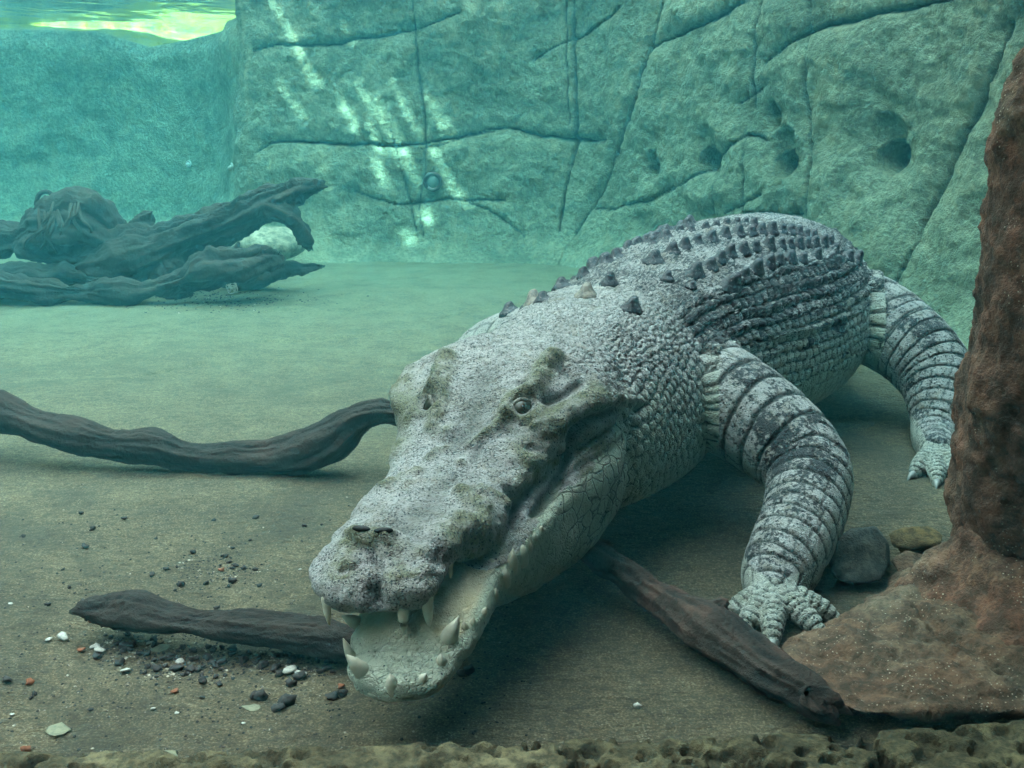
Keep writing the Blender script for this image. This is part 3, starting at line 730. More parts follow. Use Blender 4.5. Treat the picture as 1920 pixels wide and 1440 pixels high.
for q, (k, (pts, rad)) in enumerate(LEGS.items()):
    A = crom(np.c_[np.asarray(pts, float), rad], 8); L = A[:, :3]
    lo, hi = L.min(0) - .25, L.max(0) + .25; m = np.where(np.all((V > lo) & (V < hi), axis=1))[0]
    d, i = near_poly(V[m], L); r = d / A[i, 3]
    S = np.r_[0, np.cumsum(np.linalg.norm(np.diff(L, axis=0), axis=1))]
    T = np.gradient(L, axis=0); T /= np.linalg.norm(T, axis=1)[:, None]
    up = np.array((0, 0, 1.0)) if q % 2 == 0 or True else None
    U = up - (T @ up)[:, None] * T; U /= np.linalg.norm(U, axis=1)[:, None]; Sd = np.cross(T, U)
    W = V[m] - L[i]; al = (W * T[i]).sum(1)
    # limb skin starts where it leaves the trunk
    dist_tr = (rho[m] - 1) * .25
    isleg = (r < 1.45) & (dist_tr > .035)
    b = m[isleg & (r < lrho[m])]; sel = isleg & (r < lrho[m])
    LEGI[b] = q; lrho[b] = r[sel]; legs_s[b] = (S[i] + al)[sel]; legr[b] = A[i, 3][sel]
    legphi[b] = np.arctan2((W * Sd[i]).sum(1), (W * U[i]).sum(1))[sel]
isleg = LEGI >= 0
for lg, ii, tp, dr in CLAWS:                                   # toes
    pass
foot = isleg & (V[:, 2] < .085) & (lrho > .0)
wr = {q: np.array(LEGS[k][0][-1]) for q, k in enumerate(LEGS)}
toe = np.zeros(len(V), bool)
for q, p in wr.items(): toe |= (np.linalg.norm(V[:, :2] - p[:2], axis=1) < .24) & (V[:, 2] < .075)
isleg &= ~toe
head = (ht > -.02) & ~isleg & ~toe
upb = np.interp(ht, [r[0] for r in UP], [r[3] for r in UP])
lower = head & (jn < .035) & (hn < np.where(ht > .22, upb - .010, -.165))
trunk = ~head & ~isleg & ~toe
mouth = np.where(lower, sstep(.000, .012, jn) * sstep(.006, .022, np.interp(jt, [r[0] for r in LOW], [r[1] for r in LOW]) - np.abs(ja)) * sstep(.08, .2, jt) * (1 - sstep(JL - .115, JL - .05, jt)), 0)
mouth = np.maximum(mouth, np.where(head & ~lower, sstep(-.3, -.7, NRM @ Nh) * sstep(-.10, -.115, hn) * sstep(.1, .2, ht) * sstep(.0, .02, np.interp(ht, [r[0] for r in UP], [r[1] for r in UP]) - np.abs(ha)), 0))

# ------------------------------------------------------------------ scales
hh = np.zeros(len(V)); crack = np.zeros(len(V)); dark = np.zeros(len(V)); tone = np.full(len(V), .5); fine = np.zeros(len(V))
def scales(m, uv, jit, amp, cw=.10, k=0, dome=1.0, ckamt=1.0):
    """m: mask; uv: coordinates in cells"""
    if not m.any(): return
    P = uv[m]; row = np.floor(P[:, 1]).astype(np.int64)
    f1, f2, idd = voronoi(np.c_[P[:, 0], P[:, 1]], k, jit)
    e = f2 - f1
    hgt = (sstep(0, .30, e) * .55 + .45 * np.clip(1 - (f1 / .75) ** 2, 0, 1) * dome)
    a = amp[m] if hasattr(amp, '__len__') else amp
    hh[m] += a * (hgt - .5); crack[m] = np.maximum(crack[m], (1 - sstep(cw * .35, cw, e)) * ckamt); tone[m] = idd
def hexify(u, v):
    """offset every other row by half a cell"""
    r = np.floor(v); return np.c_[u + .5 * (r % 2), v]
wn = fbm(V * 9, 3, 101); wn2 = fbm(V * 9 + 50, 3, 102)
nape = trunk & (ts < .52)
body = trunk & ~nape
tphi = phi + .10 * wn
# flank rows: keeled above, broad and flat towards the belly
back = body & (tphi > .88)
flank = body & (tphi <= .88) & (tphi > -.12)
belly = body & (tphi <= -.12)
ufl = (ts + .012 * wn) ; vfl = arc_v + .010 * wn2
scales(flank, hexify(ufl / .030, vfl / .033), .38, np.where(tphi > .30, .0135, .0085), .16, 11, 1.1)
scales(belly, hexify(ufl / .040, vfl / .040), .30, .0045, .09, 12, .6, .75)
# long keels along the upper flank
kw = np.cos((vfl + .05 * ts) / .045 * 2 * np.pi + .6) * .5 + .5
kb = .5 + .5 * np.cos(ts / .034 * 2 * np.pi + 2.4 * np.floor((vfl + .05 * ts) / .045))
hh[flank] += (.015 * (.35 + .65 * kb) * sstep(.10, .4, tphi) * (1 - sstep(.85, .95, tphi)) * kw ** 2 * (.5 + .5 * fbm(np.c_[ts * 9, arc_v * 20, ts * 0], 2, 107)))[flank]
scales(back, np.c_[ufl / .022, vfl / .022], .95, .0040, .16, 13, .8, .35)
hh[back] += (.0035 * fbm(np.c_[ts * 60, arc_v * 150, ts * 0], 3, 103) + .006 * fbm(np.c_[ts * 14, arc_v * 22, ts * 0], 3, 104))[back]
# neck
napetop = nape & (tphi > .62); napeside = nape & (tphi <= .62) & (tphi > -.45); napelow = nape & (tphi <= -.45)
scales(napetop, np.c_[ufl / .019, vfl / .019], .85, np.where(tphi > 1.1, .0045, .0068), .14, 21, 1.2, .8)
scales(napeside, hexify((ufl + .25 * vfl) / .026, (vfl - .5 * ufl) / .034), .55, .0085, .13, 22, .9)
scales(napelow, hexify(ufl / .034, vfl / .042), .5, .006, .10, 23, .7, .9)
# back of the cheek and the jaw
wl_ = np.interp(jt, [r[0] for r in LOW], [r[1] for r in LOW])
hh[lower] += (mouth * (.016 * np.clip(1 - (ja / np.maximum(wl_ * .8, .02)) ** 2, 0, 1) + .004 * fbm(V * 40, 3, 45)))[lower]
edge_ = lower & (mouth < .9) & (jn > -.03) & (jt > .3)
hh[edge_] += (.006 * np.maximum(fbm(V * 34, 2, 46), -.2))[edge_]
upper = head & ~lower
cheek = lower & (jt < .30)
jawf = lower & (jt >= .30)
hh[cheek] += (.004 * fbm(V * 28, 3, 39))[cheek]
scales(jawf, np.c_[jt / .045 + wn * .4, jn / .03 + wn2 * .4], .95, .0016, .05, 32, .5, .45)
hh[jawf] += (.004 * fbm(V * 45, 4, 33))[jawf]
hb = upper & (ht < .02); 
scales(hb & (np.abs(ha) > .12), np.c_[ht / .022 + wn * .3, (ha + hn) / .022], .7, .006, .14, 34, 1.0, .7)
hh[upper] += (.0034 * fbm(V * 55, 4, 35, .6) - .0034 * np.abs(fbm(V * 75, 2, 36)) + .0050 * fbm(V * 22, 3, 37))[upper]
lipz = upper & (hn < -.085) & (ht < .52)
scales(lipz & (ht > .2), np.c_[ht / .032, hn / .05], .8, .0035, .05, 38, .6, .35)
# limbs: broad bands of plates
lb = isleg
per = np.where(legs_s < .42, .058, .036)
ph = legphi + .15 * wn
def bands(m, sv, pr, av, amp, tr=.7):
    """ring-like rows of plates along a limb"""
    q = sv[m] / pr[m]; row = np.floor(q); fr = q - row; er = np.minimum(fr, 1 - fr)
    rh = _hash(row.astype(np.int64), row.astype(np.int64) * 0 + 7, row.astype(np.int64) * 0)
    c = av[m] + rh * 3; ci = np.floor(c).astype(np.int64); fa = c - ci; ea = np.minimum(fa, 1 - fa)
    hgt = sstep(0, .17, er) * (.62 + .38 * sstep(0, .12, ea)) + .30 * (fr - .5)
    hh[m] += (amp[m] if hasattr(amp, '__len__') else amp) * (hgt - .6); crack[m] = np.maximum(1 - sstep(.045, .12, er), tr * (1 - sstep(.02, .065, ea)))
    tone[m] = _hash(ci, row.astype(np.int64), ci * 0 + 3)
lseq = legs_s + .012 * wn2 + .014 * fbm(V * 4, 2, 44) + .22 * legr * np.sin(ph + .8)
bands(lb, lseq, per, ph * legr / .052, np.where(legs_s < .42, .0062, .0050), .95)
scales(lb, np.c_[ph * legr / .012, legs_s / .010], .95, .0012, .1, 43, .6, .0)
bands(lb, lseq, per, ph * legr / .052, 0.0, .95)
tix = np.where(toe)[0]; bd = np.full(len(tix), 9.0); tss = np.zeros(len(tix)); tan = np.zeros(len(tix))
for L in TOEAX:
    d, i = near_poly(V[tix], L); S_ = np.r_[0, np.cumsum(np.linalg.norm(np.diff(L, axis=0), axis=1))]; T_ = np.gradient(L, axis=0); T_ /= np.linalg.norm(T_, axis=1)[:, None]
    W_ = V[tix] - L[i]; m_ = d < bd; bd[m_] = d[m_]; tss[m_] = (S_[i] + (W_ * T_[i]).sum(1))[m_]
    sd_ = np.cross(T_[i], (0, 0, 1)); tan[m_] = np.arctan2((W_ * sd_).sum(1), W_[:, 2])[m_]
full = np.zeros(len(V)); full[tix] = tss; fa_ = np.zeros(len(V)); fa_[tix] = tan
bands(toe, full + .002 * wn2, np.full(len(V), .0145), fa_ * 1.1, .0042, .6)

# ------------------------------------------------------------------ pigment
big = fbm(V * 5.5, 3, 111); mid = fbm(V * 16, 3, 112)
dark[body] = (.16 + .60 * sstep(-.15, .75, tphi) + .14 * mid + .25 * (tone - .5) + .16 * (kw - .5) * (tphi > .1))[body]
dark[back] = (.58 + .22 * mid)[back]
dark[belly] = (.10 * sstep(-.5, -.1, tphi) + .05 * mid)[belly]
spots = sstep(.28, .42, fbm(np.c_[ts * 9, arc_v * 12, ts * 0], 2, 113)) * (tphi < .5) * (tphi > .02)
dark[body] = np.maximum(dark[body], (spots * 1.1)[body])
dark[nape] = (.06 + .34 * sstep(.05, .7, tphi) - .16 * sstep(1.0, 1.4, tphi) + .15 * mid + .15 * (tone - .5))[nape]
dark[napelow] = .02
dark[upper] = (.06 + .05 * mid)[upper]
dark[lower] = .02
outer = np.clip(np.cos(legphi - .5), -1, 1)
dark[lb] = (.20 + .28 * sstep(-.1, .9, outer) + .24 * big + .12 * mid + .25 * sstep(.82, .9, tone) * sstep(-.1, .9, outer))[lb]
dark[toe] = .18
fine[:] = .42
fine[upper] = (.85 + .35 * mid - .45 * sstep(-.06, -.13, hn))[upper]
fine[nape] = (.12 + .60 * sstep(.1, .9, tphi))[nape]
fine[back] = .55; fine[belly] = .05; fine[lower] = .16; fine[toe] = .35
bumpy = np.clip(h0 / .010, 0, 1) * upper * (1 - .6 * sstep(.54, .6, ht) * (hn < -.02))
nosl = np.exp(-np.minimum.reduce([poly_dist(V, line3([(662, 991), (694, 997)]))[0], poly_dist(V, line3([(700, 997), (736, 996)]))[0]]) ** 2 / .006 ** 2)
furrow = np.clip(-h0 / .010, 0, 1) * head
set_verts(body_me, V + NRM * hh[:, None])
for nme, val in (('crack', crack), ('dark', np.clip(dark, 0, 1.2)), ('tone', tone), ('fine', np.clip(fine, 0, 1)), ('mouth', mouth), ('algae', bumpy), ('furrow', np.maximum(furrow, 1.6 * nosl)),
                 ('low', np.where(lower | napelow | belly, 1.0, np.where(nape | flank, 1 - sstep(-.1, .65, tphi), np.where(lb, .85 * (1 - sstep(-.5, .5, outer)), np.where(toe, .4, 0))))), ('plate', np.where(cheek, 1.0, np.where(napelow, .55, np.where(jawf, .22, 0))) * (1 - mouth)),
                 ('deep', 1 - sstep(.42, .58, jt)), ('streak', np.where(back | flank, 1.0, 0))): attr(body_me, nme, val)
_a = body_me.attributes.new('trunkco', 'FLOAT_VECTOR', 'POINT'); _a.data.foreach_set('vector', np.c_[ts, arc_v, hh * 0].astype(np.float32).ravel())

# ------------------------------------------------------------------ skin
def mat_skin():
    M = Mat('crocodile_skin', .46, .35)
    n1 = M.noise(7, 5, .6); n2 = M.noise(34, 5, .65); n3 = M.noise(300, 3, .65); n4 = M.noise(115, 4, .62)
    tc = M.n('ShaderNodeAttribute', attribute_name='trunkco').outputs['Vector']
    mp = M.n('ShaderNodeMapping'); mp.inputs['Scale'].default_value = (1, 3.2, 1); M.l(tc, mp.inputs[0])
    ns = M.noise(62, 4, .65, co=mp.outputs[0], dist=.6)
    c = M.ramp(n1, (.3, (.32, .325, .32)), (.7, (.48, .48, .475)))
    c = M.mix(M.math('MULTIPLY', M.at('tone'), .4), c, (.25, .26, .245))
    nm = M.noise(19, 6, .7, dist=.7)
    c = M.mix(M.ramp(nm, (.52, 0), (.66, .6)), c, (.25, .22, .16))
    c = M.mix(M.ramp(M.noise(26, 5, .7, dist=.5, co=M.coord((1.3, 1.1, 1))), (.56, 0), (.68, .55)), c, (.17, .195, .14))
    c = M.mix(M.ramp(nm, (.30, .55), (.42, 0)), c, (.56, .57, .60))
    c = M.mix(M.math('MULTIPLY', M.at('low'), .72), c, M.ramp(n2, (.35, (.40, .48, .34)), (.65, (.54, .62, .47))))
    c = M.mix(M.math('MULTIPLY', M.math('MULTIPLY', M.at('algae'), M.ramp(n2, (.32, .25), (.56, 1))), .95), c, (.17, .18, .10))
    # blotches: threshold slides with the pigment density; on the trunk they run lengthwise
    pat = M.mix(M.at('streak'), M.math('ADD', M.math('MULTIPLY', n4, .65), M.math('MULTIPLY', n2, .35)), M.math('ADD', M.math('MULTIPLY', ns, .7), M.math('MULTIPLY', n4, .3)))
    th = M.math('SUBTRACT', .70, M.math('MULTIPLY', M.at('dark'), .40))
    b1 = M.math('MULTIPLY', M.math('SUBTRACT', pat, th), 13, clamp=True)
    c = M.mix(M.math('MULTIPLY', b1, .95), c, (.024, .027, .036))
    # pepper dots
    v = M.n('ShaderNodeTexVoronoi'); v.inputs['Scale'].default_value = 185; M.l(M.base(), v.inputs['Vector'])
    sp = M.n('ShaderNodeSeparateColor'); M.l(v.outputs['Color'], sp.inputs[0])
    ds = M.math('ADD', v.outputs['Distance'], M.math('MULTIPLY', M.math('SUBTRACT', n3, .5), .5))
    dot = M.math('MULTIPLY', M.math('MULTIPLY', M.math('SUBTRACT', .36, ds), 10, clamp=True), M.math('MULTIPLY', M.math('SUBTRACT', M.math('MULTIPLY', M.at('fine'), .78), sp.outputs[0]), 12, clamp=True))
    c = M.mix(M.math('MULTIPLY', dot, .92), c, (.030, .036, .045))
    tf = M.math('SUBTRACT', .72, M.math('MULTIPLY', M.at('fine'), .22))
    b2 = M.math('MULTIPLY', M.math('SUBTRACT', n3, tf), 9, clamp=True)
    c = M.mix(M.math('MULTIPLY', b2, .65), c, (.07, .075, .08))
    # fine wrinkles over head and neck
    wr_ = M.vor(95, 'DISTANCE_TO_EDGE', co=M.coord((1, 1.6, 1)))
    wk = M.math('MULTIPLY', M.ramp(wr_, (.02, 1), (.09, 0)), M.ramp(n2, (.42, 0), (.58, 1)))
    c = M.mix(M.math('MULTIPLY', wk, M.math('MULTIPLY', M.at('fine'), .55)), c, (.05, .055, .05))
    # thin cracks between the smooth plates of cheek and throat
    wv = M.n('ShaderNodeVectorMath', operation='ADD'); M.l(M.base(), wv.inputs[0])
    nv = M.n('ShaderNodeTexNoise'); nv.inputs['Scale'].default_value = 30; M.l(M.base(), nv.inputs['Vector'])
    sv = M.n('ShaderNodeVectorMath', operation='SCALE'); M.l(nv.outputs[1], sv.inputs[0]); sv.inputs['Scale'].default_value = .018; M.l(sv.outputs[0], wv.inputs[1])
    ve = M.vor(30, 'DISTANCE_TO_EDGE', co=wv.outputs[0])
    pc = M.math('MULTIPLY', M.ramp(ve, (.012, 1), (.05, 0)), M.at('plate'))
    c = M.mix(M.math('MULTIPLY', pc, .7), c, (.05, .07, .055))
    c = M.mix(M.math('MULTIPLY', M.at('crack'), .85), c, (.035, .045, .045))
    c = M.mix(M.math('MULTIPLY', M.at('furrow'), .55, clamp=True), c, (.06, .07, .06))
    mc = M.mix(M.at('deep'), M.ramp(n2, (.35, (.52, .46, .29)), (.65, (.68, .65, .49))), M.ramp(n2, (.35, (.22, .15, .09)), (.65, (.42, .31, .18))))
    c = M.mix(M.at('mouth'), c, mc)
    M.color(c)
    hgt = M.math('ADD', M.math('MULTIPLY', n3, .8), M.math('MULTIPLY', n4, .8))
    M.bump(M.math('SUBTRACT', M.math('ADD', hgt, M.math('MULTIPLY', ns, M.math('MULTIPLY', M.at('streak'), 1.2))), M.math('ADD', M.math('MULTIPLY', pc, 1.2), M.math('MULTIPLY', wk, .7))), .010, .9)
    return M.m
SKIN = mat_skin()
croc = empty('crocodile', (.30, 2.62, 0))
tag(croc, 'huge pale speckled crocodile standing open-mouthed on the tank floor', 'crocodile')
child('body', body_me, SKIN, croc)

# ------------------------------------------------------------------ teeth
Mth = Mat('tooth_enamel', .35, .5)
Mth.color(Mth.ramp(Mth.noise(60, 3), (.3, (.40, .40, .30)), (.7, (.56, .56, .45))))
Mth.b.inputs['Subsurface Weight'].default_value = .08; Mth.b.inputs['Subsurface Radius'].default_value = (.004, .003, .002)
BV2 = bvh_of(body_me)
def hit2(u, v, drop=40):
    for k in range(0, drop, 2):
        p, n, i, d = BV2.ray_cast(CAM, ray(u, v + k).normalized())
        if p is not None: return np.array(p), np.array(n)
    return hit(u, v)
def tooth(base, tip, r, bend=.15):
    base, tip = np.asarray(base), np.asarray(tip); ax = tip - base; ln = np.linalg.norm(ax); d = ax / ln
    side = np.cross(d, np.asarray(CAM) - base); side /= np.linalg.norm(side); out = np.cross(side, d)
    P = [base - d * .012]; rr = [r * 1.02]
    for t, q in ((0, 1), (.25, .93), (.5, .76), (.72, .52), (.88, .28), (.97, .12)):
        P.append(base + ax * t + out * bend * ln * math.sin(t * math.pi) * .5); rr.append(r * q)
    return tube(P, [x * .82 for x in rr], 12, 2, ends=True)
UPT = [((612, 1146), (618, 1173), .0075), ((755, 1142), (758, 1191), .012), ((800, 1128), (805, 1177), .0125), ((843, 1070), (845, 1086), .006), ((861, 1074), (867, 1098), .0075),
       ((878, 1075), (885, 1099), .0075), ((902, 1072), (906, 1105), .010), ((922, 1078), (923, 1108), .009), ((985, 968), (989, 986), .007), ((1003, 950), (1005, 962), .006)]
LWT = [((668, 1168), (640, 1154), .014), ((657, 1212), (643, 1196), .010), ((677, 1258), (650, 1228), .016), ((646, 1248), (639, 1234), .007), ((732, 1284), (731, 1264), .013),
       ((793, 1272), (800, 1262), .009), ((828, 1238), (826, 1226), .011), ((843, 1194), (860, 1157), .017), ((872, 1175), (870, 1166), .008), ((888, 1168), (888, 1156), .008),
       ((910, 1152), (912, 1139), .008), ((930, 1118), (930, 1103), .010), ((950, 1086), (946, 1064), .011), ((963, 1058), (962, 1029), .013), ((984, 1045), (980, 1020), .012),
       ((995, 1028), (993, 1015), .009), ((1005, 1008), (1003, 998), .008), ((1017, 993), (1016, 985), .007)]
for (bu, bv), (tu, tv), r in UPT:
    b, n = hit2(bu, bv - 14, 2); yy = b[1] + .016; tp = np.array(at(tu, tv, yy)); bb = np.array(at(bu, bv - 10, yy))
    child('upper_tooth', me_from('upper_tooth', *tooth(bb, tp, r)), Mth.m, croc)
for (bu, bv), (tu, tv), r in LWT:
    b, n = hit2(bu, bv); sc_ = np.linalg.norm(b - np.array(CAM)) / FPX
    lift = max(np.hypot(tu - bu, tv - bv) * sc_, .012)
    tp = np.array(at(tu, tv, b[1] - .2 * lift + .000)); tp = tp + 0 * Nj
    child('lower_tooth', me_from('lower_tooth', *tooth(b - .004 * n, tp, r, .2)), Mth.m, croc)

# ------------------------------------------------------------------ eyes
def mat_eye():
    M = Mat('iris', .3, .3); co = M.coord((1, 1, 1))
    M.color(M.ramp(M.noise(300, 3), (.3, (.012, .014, .010)), (.7, (.04, .04, .026)))); return M.m
Mlid = Mat('eyelid_skin', .6, .3); Mlid.color(Mlid.ramp(Mlid.noise(200, 3), (.4, (.08, .085, .07)), (.6, (.24, .235, .20)))); Mi = mat_eye(); Mpu = Mat('pupil', .1, .6); Mpu.color((.004, .004, .004))
for k, c in enumerate(EC):
    sgn = 1 if k == 0 else -1
    look = unit(.55 * Fh + sgn * .75 * Lh + .25 * Nh)
    if k == 0: look = unit(np.array(CAM) - c + .55 * Lh + .2 * Nh)
    upv = unit(Nh - (Nh @ look) * look); sd = np.cross(upv, look); rE = .0225
    V_, F_ = ellipsoid(c, (sd * rE, upv * rE, look * rE), 24)
    e = child('eye', me_from('eye', V_, F_), Mi, croc)
    V_, F_ = ellipsoid(c + look * rE * .80, (sd * .0026, upv * .0115, look * rE * .23), 16)
    p_ = link('pupil', me_from('pupil', V_, F_), Mpu.m, e)
    # lids: upper and lower rim
    for a0, a1, nm in ((20, 160, 'upper_eyelid'), (200, 340, 'lower_eyelid')):
        pts = [c + rE * 1.02 * (unit(math.cos(R(a)) * sd * 1.05 + math.sin(R(a)) * upv * (.85 if a < 180 else .98) + .42 * look)) for a in np.linspace(a0 - 25, a1 + 25, 9)]
        child(nm, me_from(nm, *tube(pts, [.0015, .0025, .0032, .0036, .0038, .0036, .0032, .0025, .0015], 10, 3)), Mlid.m, croc)

# nostrils: two dark slits in the raised disc
Mno = Mat('nostril', .6, .3); Mno.color((.006, .006, .007))
for a_, b_ in (((664, 991), (692, 993)), ((704, 996), (734, 995))):
    p0, n0 = hit2(*a_); p1, n1 = hit2(*b_); c_ = (p0 + p1) / 2; n_ = unit(n0 + n1); d_ = p1 - p0
    V_, F_ = ellipsoid(c_ + n_ * .0012, (d_ * .62, n_ * .0045, np.cross(unit(d_), n_) * .0052), 16); child('nostril', me_from('nostril', V_, F_), Mno.m, croc)
# ------------------------------------------------------------------ scutes down the back
Msc = Mat('scute_horn', .55, .3)
_c = Msc.ramp(Msc.noise(40, 4, .65), (.42, (.014, .017, .024)), (.66, (.055, .06, .068)))
_c = Msc.mix(Msc.ramp(Msc.noise(160, 3), (.58, 0), (.70, .6)), _c, (.26, .26, .26)); Msc.color(_c); Msc.bump(Msc.noise(150, 4), .006, .6)
Mscp = Mat('pale_scute_horn', .55, .3)
_c = Mscp.ramp(Mscp.noise(60, 4, .65), (.35, (.07, .07, .065)), (.55, (.22, .20, .165))); Mscp.color(_c); Mscp.bump(Mscp.noise(150, 4), .006, .6)
def scute_mesh(fwd, nrm, ln, wd, ht_):
    """keeled horn plate: broad base, blade that leans back"""
    f = unit(fwd - (fwd @ nrm) * nrm); s = np.cross(f, nrm); rows = []
    a = np.linspace(0, 2 * math.pi, 18, endpoint=False)
    for q, (h, kl, kw, sh) in enumerate(((-.45, 1.22, 1.35, 0), (-.08, 1.12, 1.15, 0), (.10, .98, .92, -.02), (.35, .84, .66, -.06), (.62, .74, .54, -.10), (.84, .64, .42, -.13), (.96, .48, .28, -.15), (1.0, .2, .1, -.15))):
        rg = f * (np.cos(a)[:, None] * kl * ln / 2 - sh * ln * -1) + s * (np.sin(a)[:, None] * kw * wd / 2) + nrm * h * ht_
        rows.append(rg)
    V_, F_ = rings(np.array(rows)); V_ = V_ + .0016 * np.c_[fbm(V_ * 90, 2, 5), fbm(V_ * 90, 2, 6), fbm(V_ * 90, 2, 7)]
    return V_, F_
SCUTES = []
for row, sc in ROWS:
    for k, (uu, vv) in enumerate(row):
        p, n = hit(uu, vv + 4); SCUTES.append((p, n, sc * (1.25 if k == 0 and sc > 1 else 1), 0))
for (X, Y), sc, pale in (((90, 395), 1.2, 0), ((212, 380), 1.1, 1), ((345, 300), 1.2, 0), ((462, 400), 1.2, 1), ((575, 345), 1.15, 0), ((682, 465), 1.0, 0), ((855, 320), .85, 0), ((1735, 215), 1.2, 0), ((1775, 225), 1.3, 0), ((975, 360), .7, 0)):
    p, n = hit(*Z4([(X, Y)])[0]); SCUTES.append((p, n, sc, pale))
def trunk_fwd(p):
    i = int(np.argmin(((TRC[:, :2] - p[:2]) ** 2).sum(1))); return i, np.array((-TT[i, 0], -TT[i, 1], (TRC[max(i - 1, 0), 3] - TRC[min(i + 1, len(TRC) - 1), 3]) / 2 / .03 * 0))
seen = list(SCUTES)
for p, n, sc, pale in seen:                                    # the same plates on the far side of the spine
    i, f = trunk_fwd(p); l = (p[:2] - TRC[i, :2]) @ TL[i]
    if l > .10:
        q = p.copy(); q[:2] = TRC[i, :2] + (p[:2] - TRC[i, :2]) - 2 * l * TL[i]
        r_, n_, _, _ = BV.find_nearest(Vector(q)); SCUTES.append((np.array(r_), np.array(n_), sc, 0))
for i in range(96, len(TRC) - 4, 3):                           # double crest on the tail
    for sg in ((-1, 1) if i < 108 else (0,)):
        q = np.r_[TRC[i, :2] + TL[i] * sg * .35 * TRC[i, 2], TRC[i, 3] + .05]; r_, n_, _, _ = BV.find_nearest(Vector(q)); SCUTES.append((np.array(r_), np.array(n_), 1.0, 0))
for p, n, sc, pale in SCUTES:
    i, f = trunk_fwd(p); n = unit(n * .6 + np.array((0, 0, .4)))
    k = sc * random.uniform(.88, 1.12)
    V_, F_ = scute_mesh(f, n, .046 * k, .036 * k, .0205 * k * random.uniform(.85, 1.15))
    child('scute', me_from('scute', V_ + p + .005 * n, F_), Mscp.m if pale else Msc.m, croc)
# ------------------------------------------------------------------ claws
Mcl = Mat('claw_horn', .4, .45); Mcl.color(Mcl.ramp(Mcl.noise(50, 3), (.3, (.13, .145, .14)), (.7, (.25, .265, .25))))
for lg, i, tp, d in CLAWS:
    if lg in ('fl', 'fr') and i == 4: continue
    ln, r = (.034, .0095) if i < 3 else (.016, .007)
    b = tp + np.array((0, 0, .003)) - d * .004
    pts = [b - d * .008, b + d * ln * .3 + np.array((0, 0, .003)), b + d * ln * .7, b + d * ln + np.array((0, 0, -.009))]
    child('claw', me_from('claw', *tube(pts, [r, r * .95, r * .6, r * .16], 12, 3)), Mcl.m, croc)
# ================================================================== wood
def mat_wood(name, a, b, hi, tint=.3):
    M = Mat(name, .8, .25)
    n1 = M.noise(5, 5, .6); n2 = M.noise(40, 6, .7)
    c = M.ramp(M.at('grain'), (.34, a), (.78, b))
    c = M.mix(M.ramp(n1, (.62 - .22 * tint, 0), (.78 - .2 * tint, tint)), c, hi)
    c = M.mix(M.ramp(n2, (.5, 0), (.72, .5)), c, tuple(x * .4 for x in a))
    M.color(c); M.bump(M.math('ADD', n2, M.at('grain')), .016, 1.0); return M.m
WOOD_D = mat_wood('waterlogged_wood', (.014, .011, .010), (.050, .038, .030), (.10, .05, .038), .3)
WOOD_R = mat_wood('weathered_wood', (.018, .015, .014), (.11, .075, .058), (.34, .17, .12), .62)
WOOD_F = mat_wood('drowned_wood', (.010, .010, .009), (.040, .036, .028), (.10, .09, .06))
def wood(name, limbs, vox, mat, amp=.006, freq=(60, 7), k=0, parent=None, smooth=2, flat=1.0):
    """limbs: list of (points, radii); one continuous piece with grain along its limbs"""
    me = union([tube(p, r, 20, 6, flat=flat) for p, r in limbs], vox, smooth)
    P = verts_of(me); N = norms_of(me); g = np.zeros(len(P)); best = np.full(len(P), 1e9)
    for q, (p, r) in enumerate(limbs):
        A = crom(np.c_[np.asarray([tuple(x) for x in p], float), r], 8); L = A[:, :3]; d, i = near_poly(P, L)
        S = np.r_[0, np.cumsum(np.linalg.norm(np.diff(L, axis=0), axis=1))]; T = np.gradient(L, axis=0); T /= np.linalg.norm(T, axis=1)[:, None]
        W = P - L[i]; al = S[i] + (W * T[i]).sum(1); U = np.cross(T[i], (.21, .3, .93)); U /= np.linalg.norm(U, axis=1)[:, None]; Q = np.cross(T[i], U)
        an = np.arctan2((W * U).sum(1), (W * Q).sum(1)); m = d / A[i, 3] < best; best = np.where(m, d / A[i, 3], best)
        rr = np.median(A[:, 3])
        co = np.c_[np.cos(an) * rr * freq[0], np.sin(an) * rr * freq[0], al * freq[1] + q * 9 + k]
        g = np.where(m, .6 * fbm(co, 3, 200 + k) + .4 * fbm(co * np.array([2.2, 2.2, 2]), 2, 210 + k), g)
    lump = fbm(P * 7, 3, 220 + k)
    for q, (p, r) in enumerate(limbs):                       # splintered ends
        for e, f_ in ((0, 1), (-1, -2)):
            E = np.array(tuple(p[e])); D = unit(E - np.array(tuple(p[f_]))); rr = max(r[e], .008)
            if any(o_ != q and np.linalg.norm(np.array([tuple(z_) for z_ in limbs[o_][0]]) - E, axis=1).min() < 2.2 * max(limbs[o_][1]) for o_ in range(len(limbs))) and not (q == 0): continue
            W = P - E; al = W @ D; pe = np.linalg.norm(W - al[:, None] * D, axis=1)
            m = (al > -.6 * rr) & (pe < 2.2 * rr) & (al < 2.2 * rr)
            if m.any(): P[m] = P[m] + D * (rr * 1.3 * (fbm(P[m] * (1.6 / rr) - (al[m] * 1.6 / rr)[:, None] * D, 2, 230 + k)) * sstep(-.6 * rr, .3 * rr, al[m]))[:, None]
    g = np.where(np.abs(g) < 9, g - .30 * np.abs(fbm(P * 26, 2, 225 + k)), g)
    P = P + N * (amp * g + amp * 1.6 * lump * (1 if vox < .015 else 2))[:, None]
    set_verts(me, P); attr(me, 'grain', g * .5 + .5)
    return link(name, me, mat, parent)
def pr(L): return [tuple(at(u, v, y)) for u, v, y, r in L], [r for u, v, y, r in L]
def prz(L): return [tuple(onz(u, v, z)) for u, v, z, r in L], [r for u, v, z, r in L]
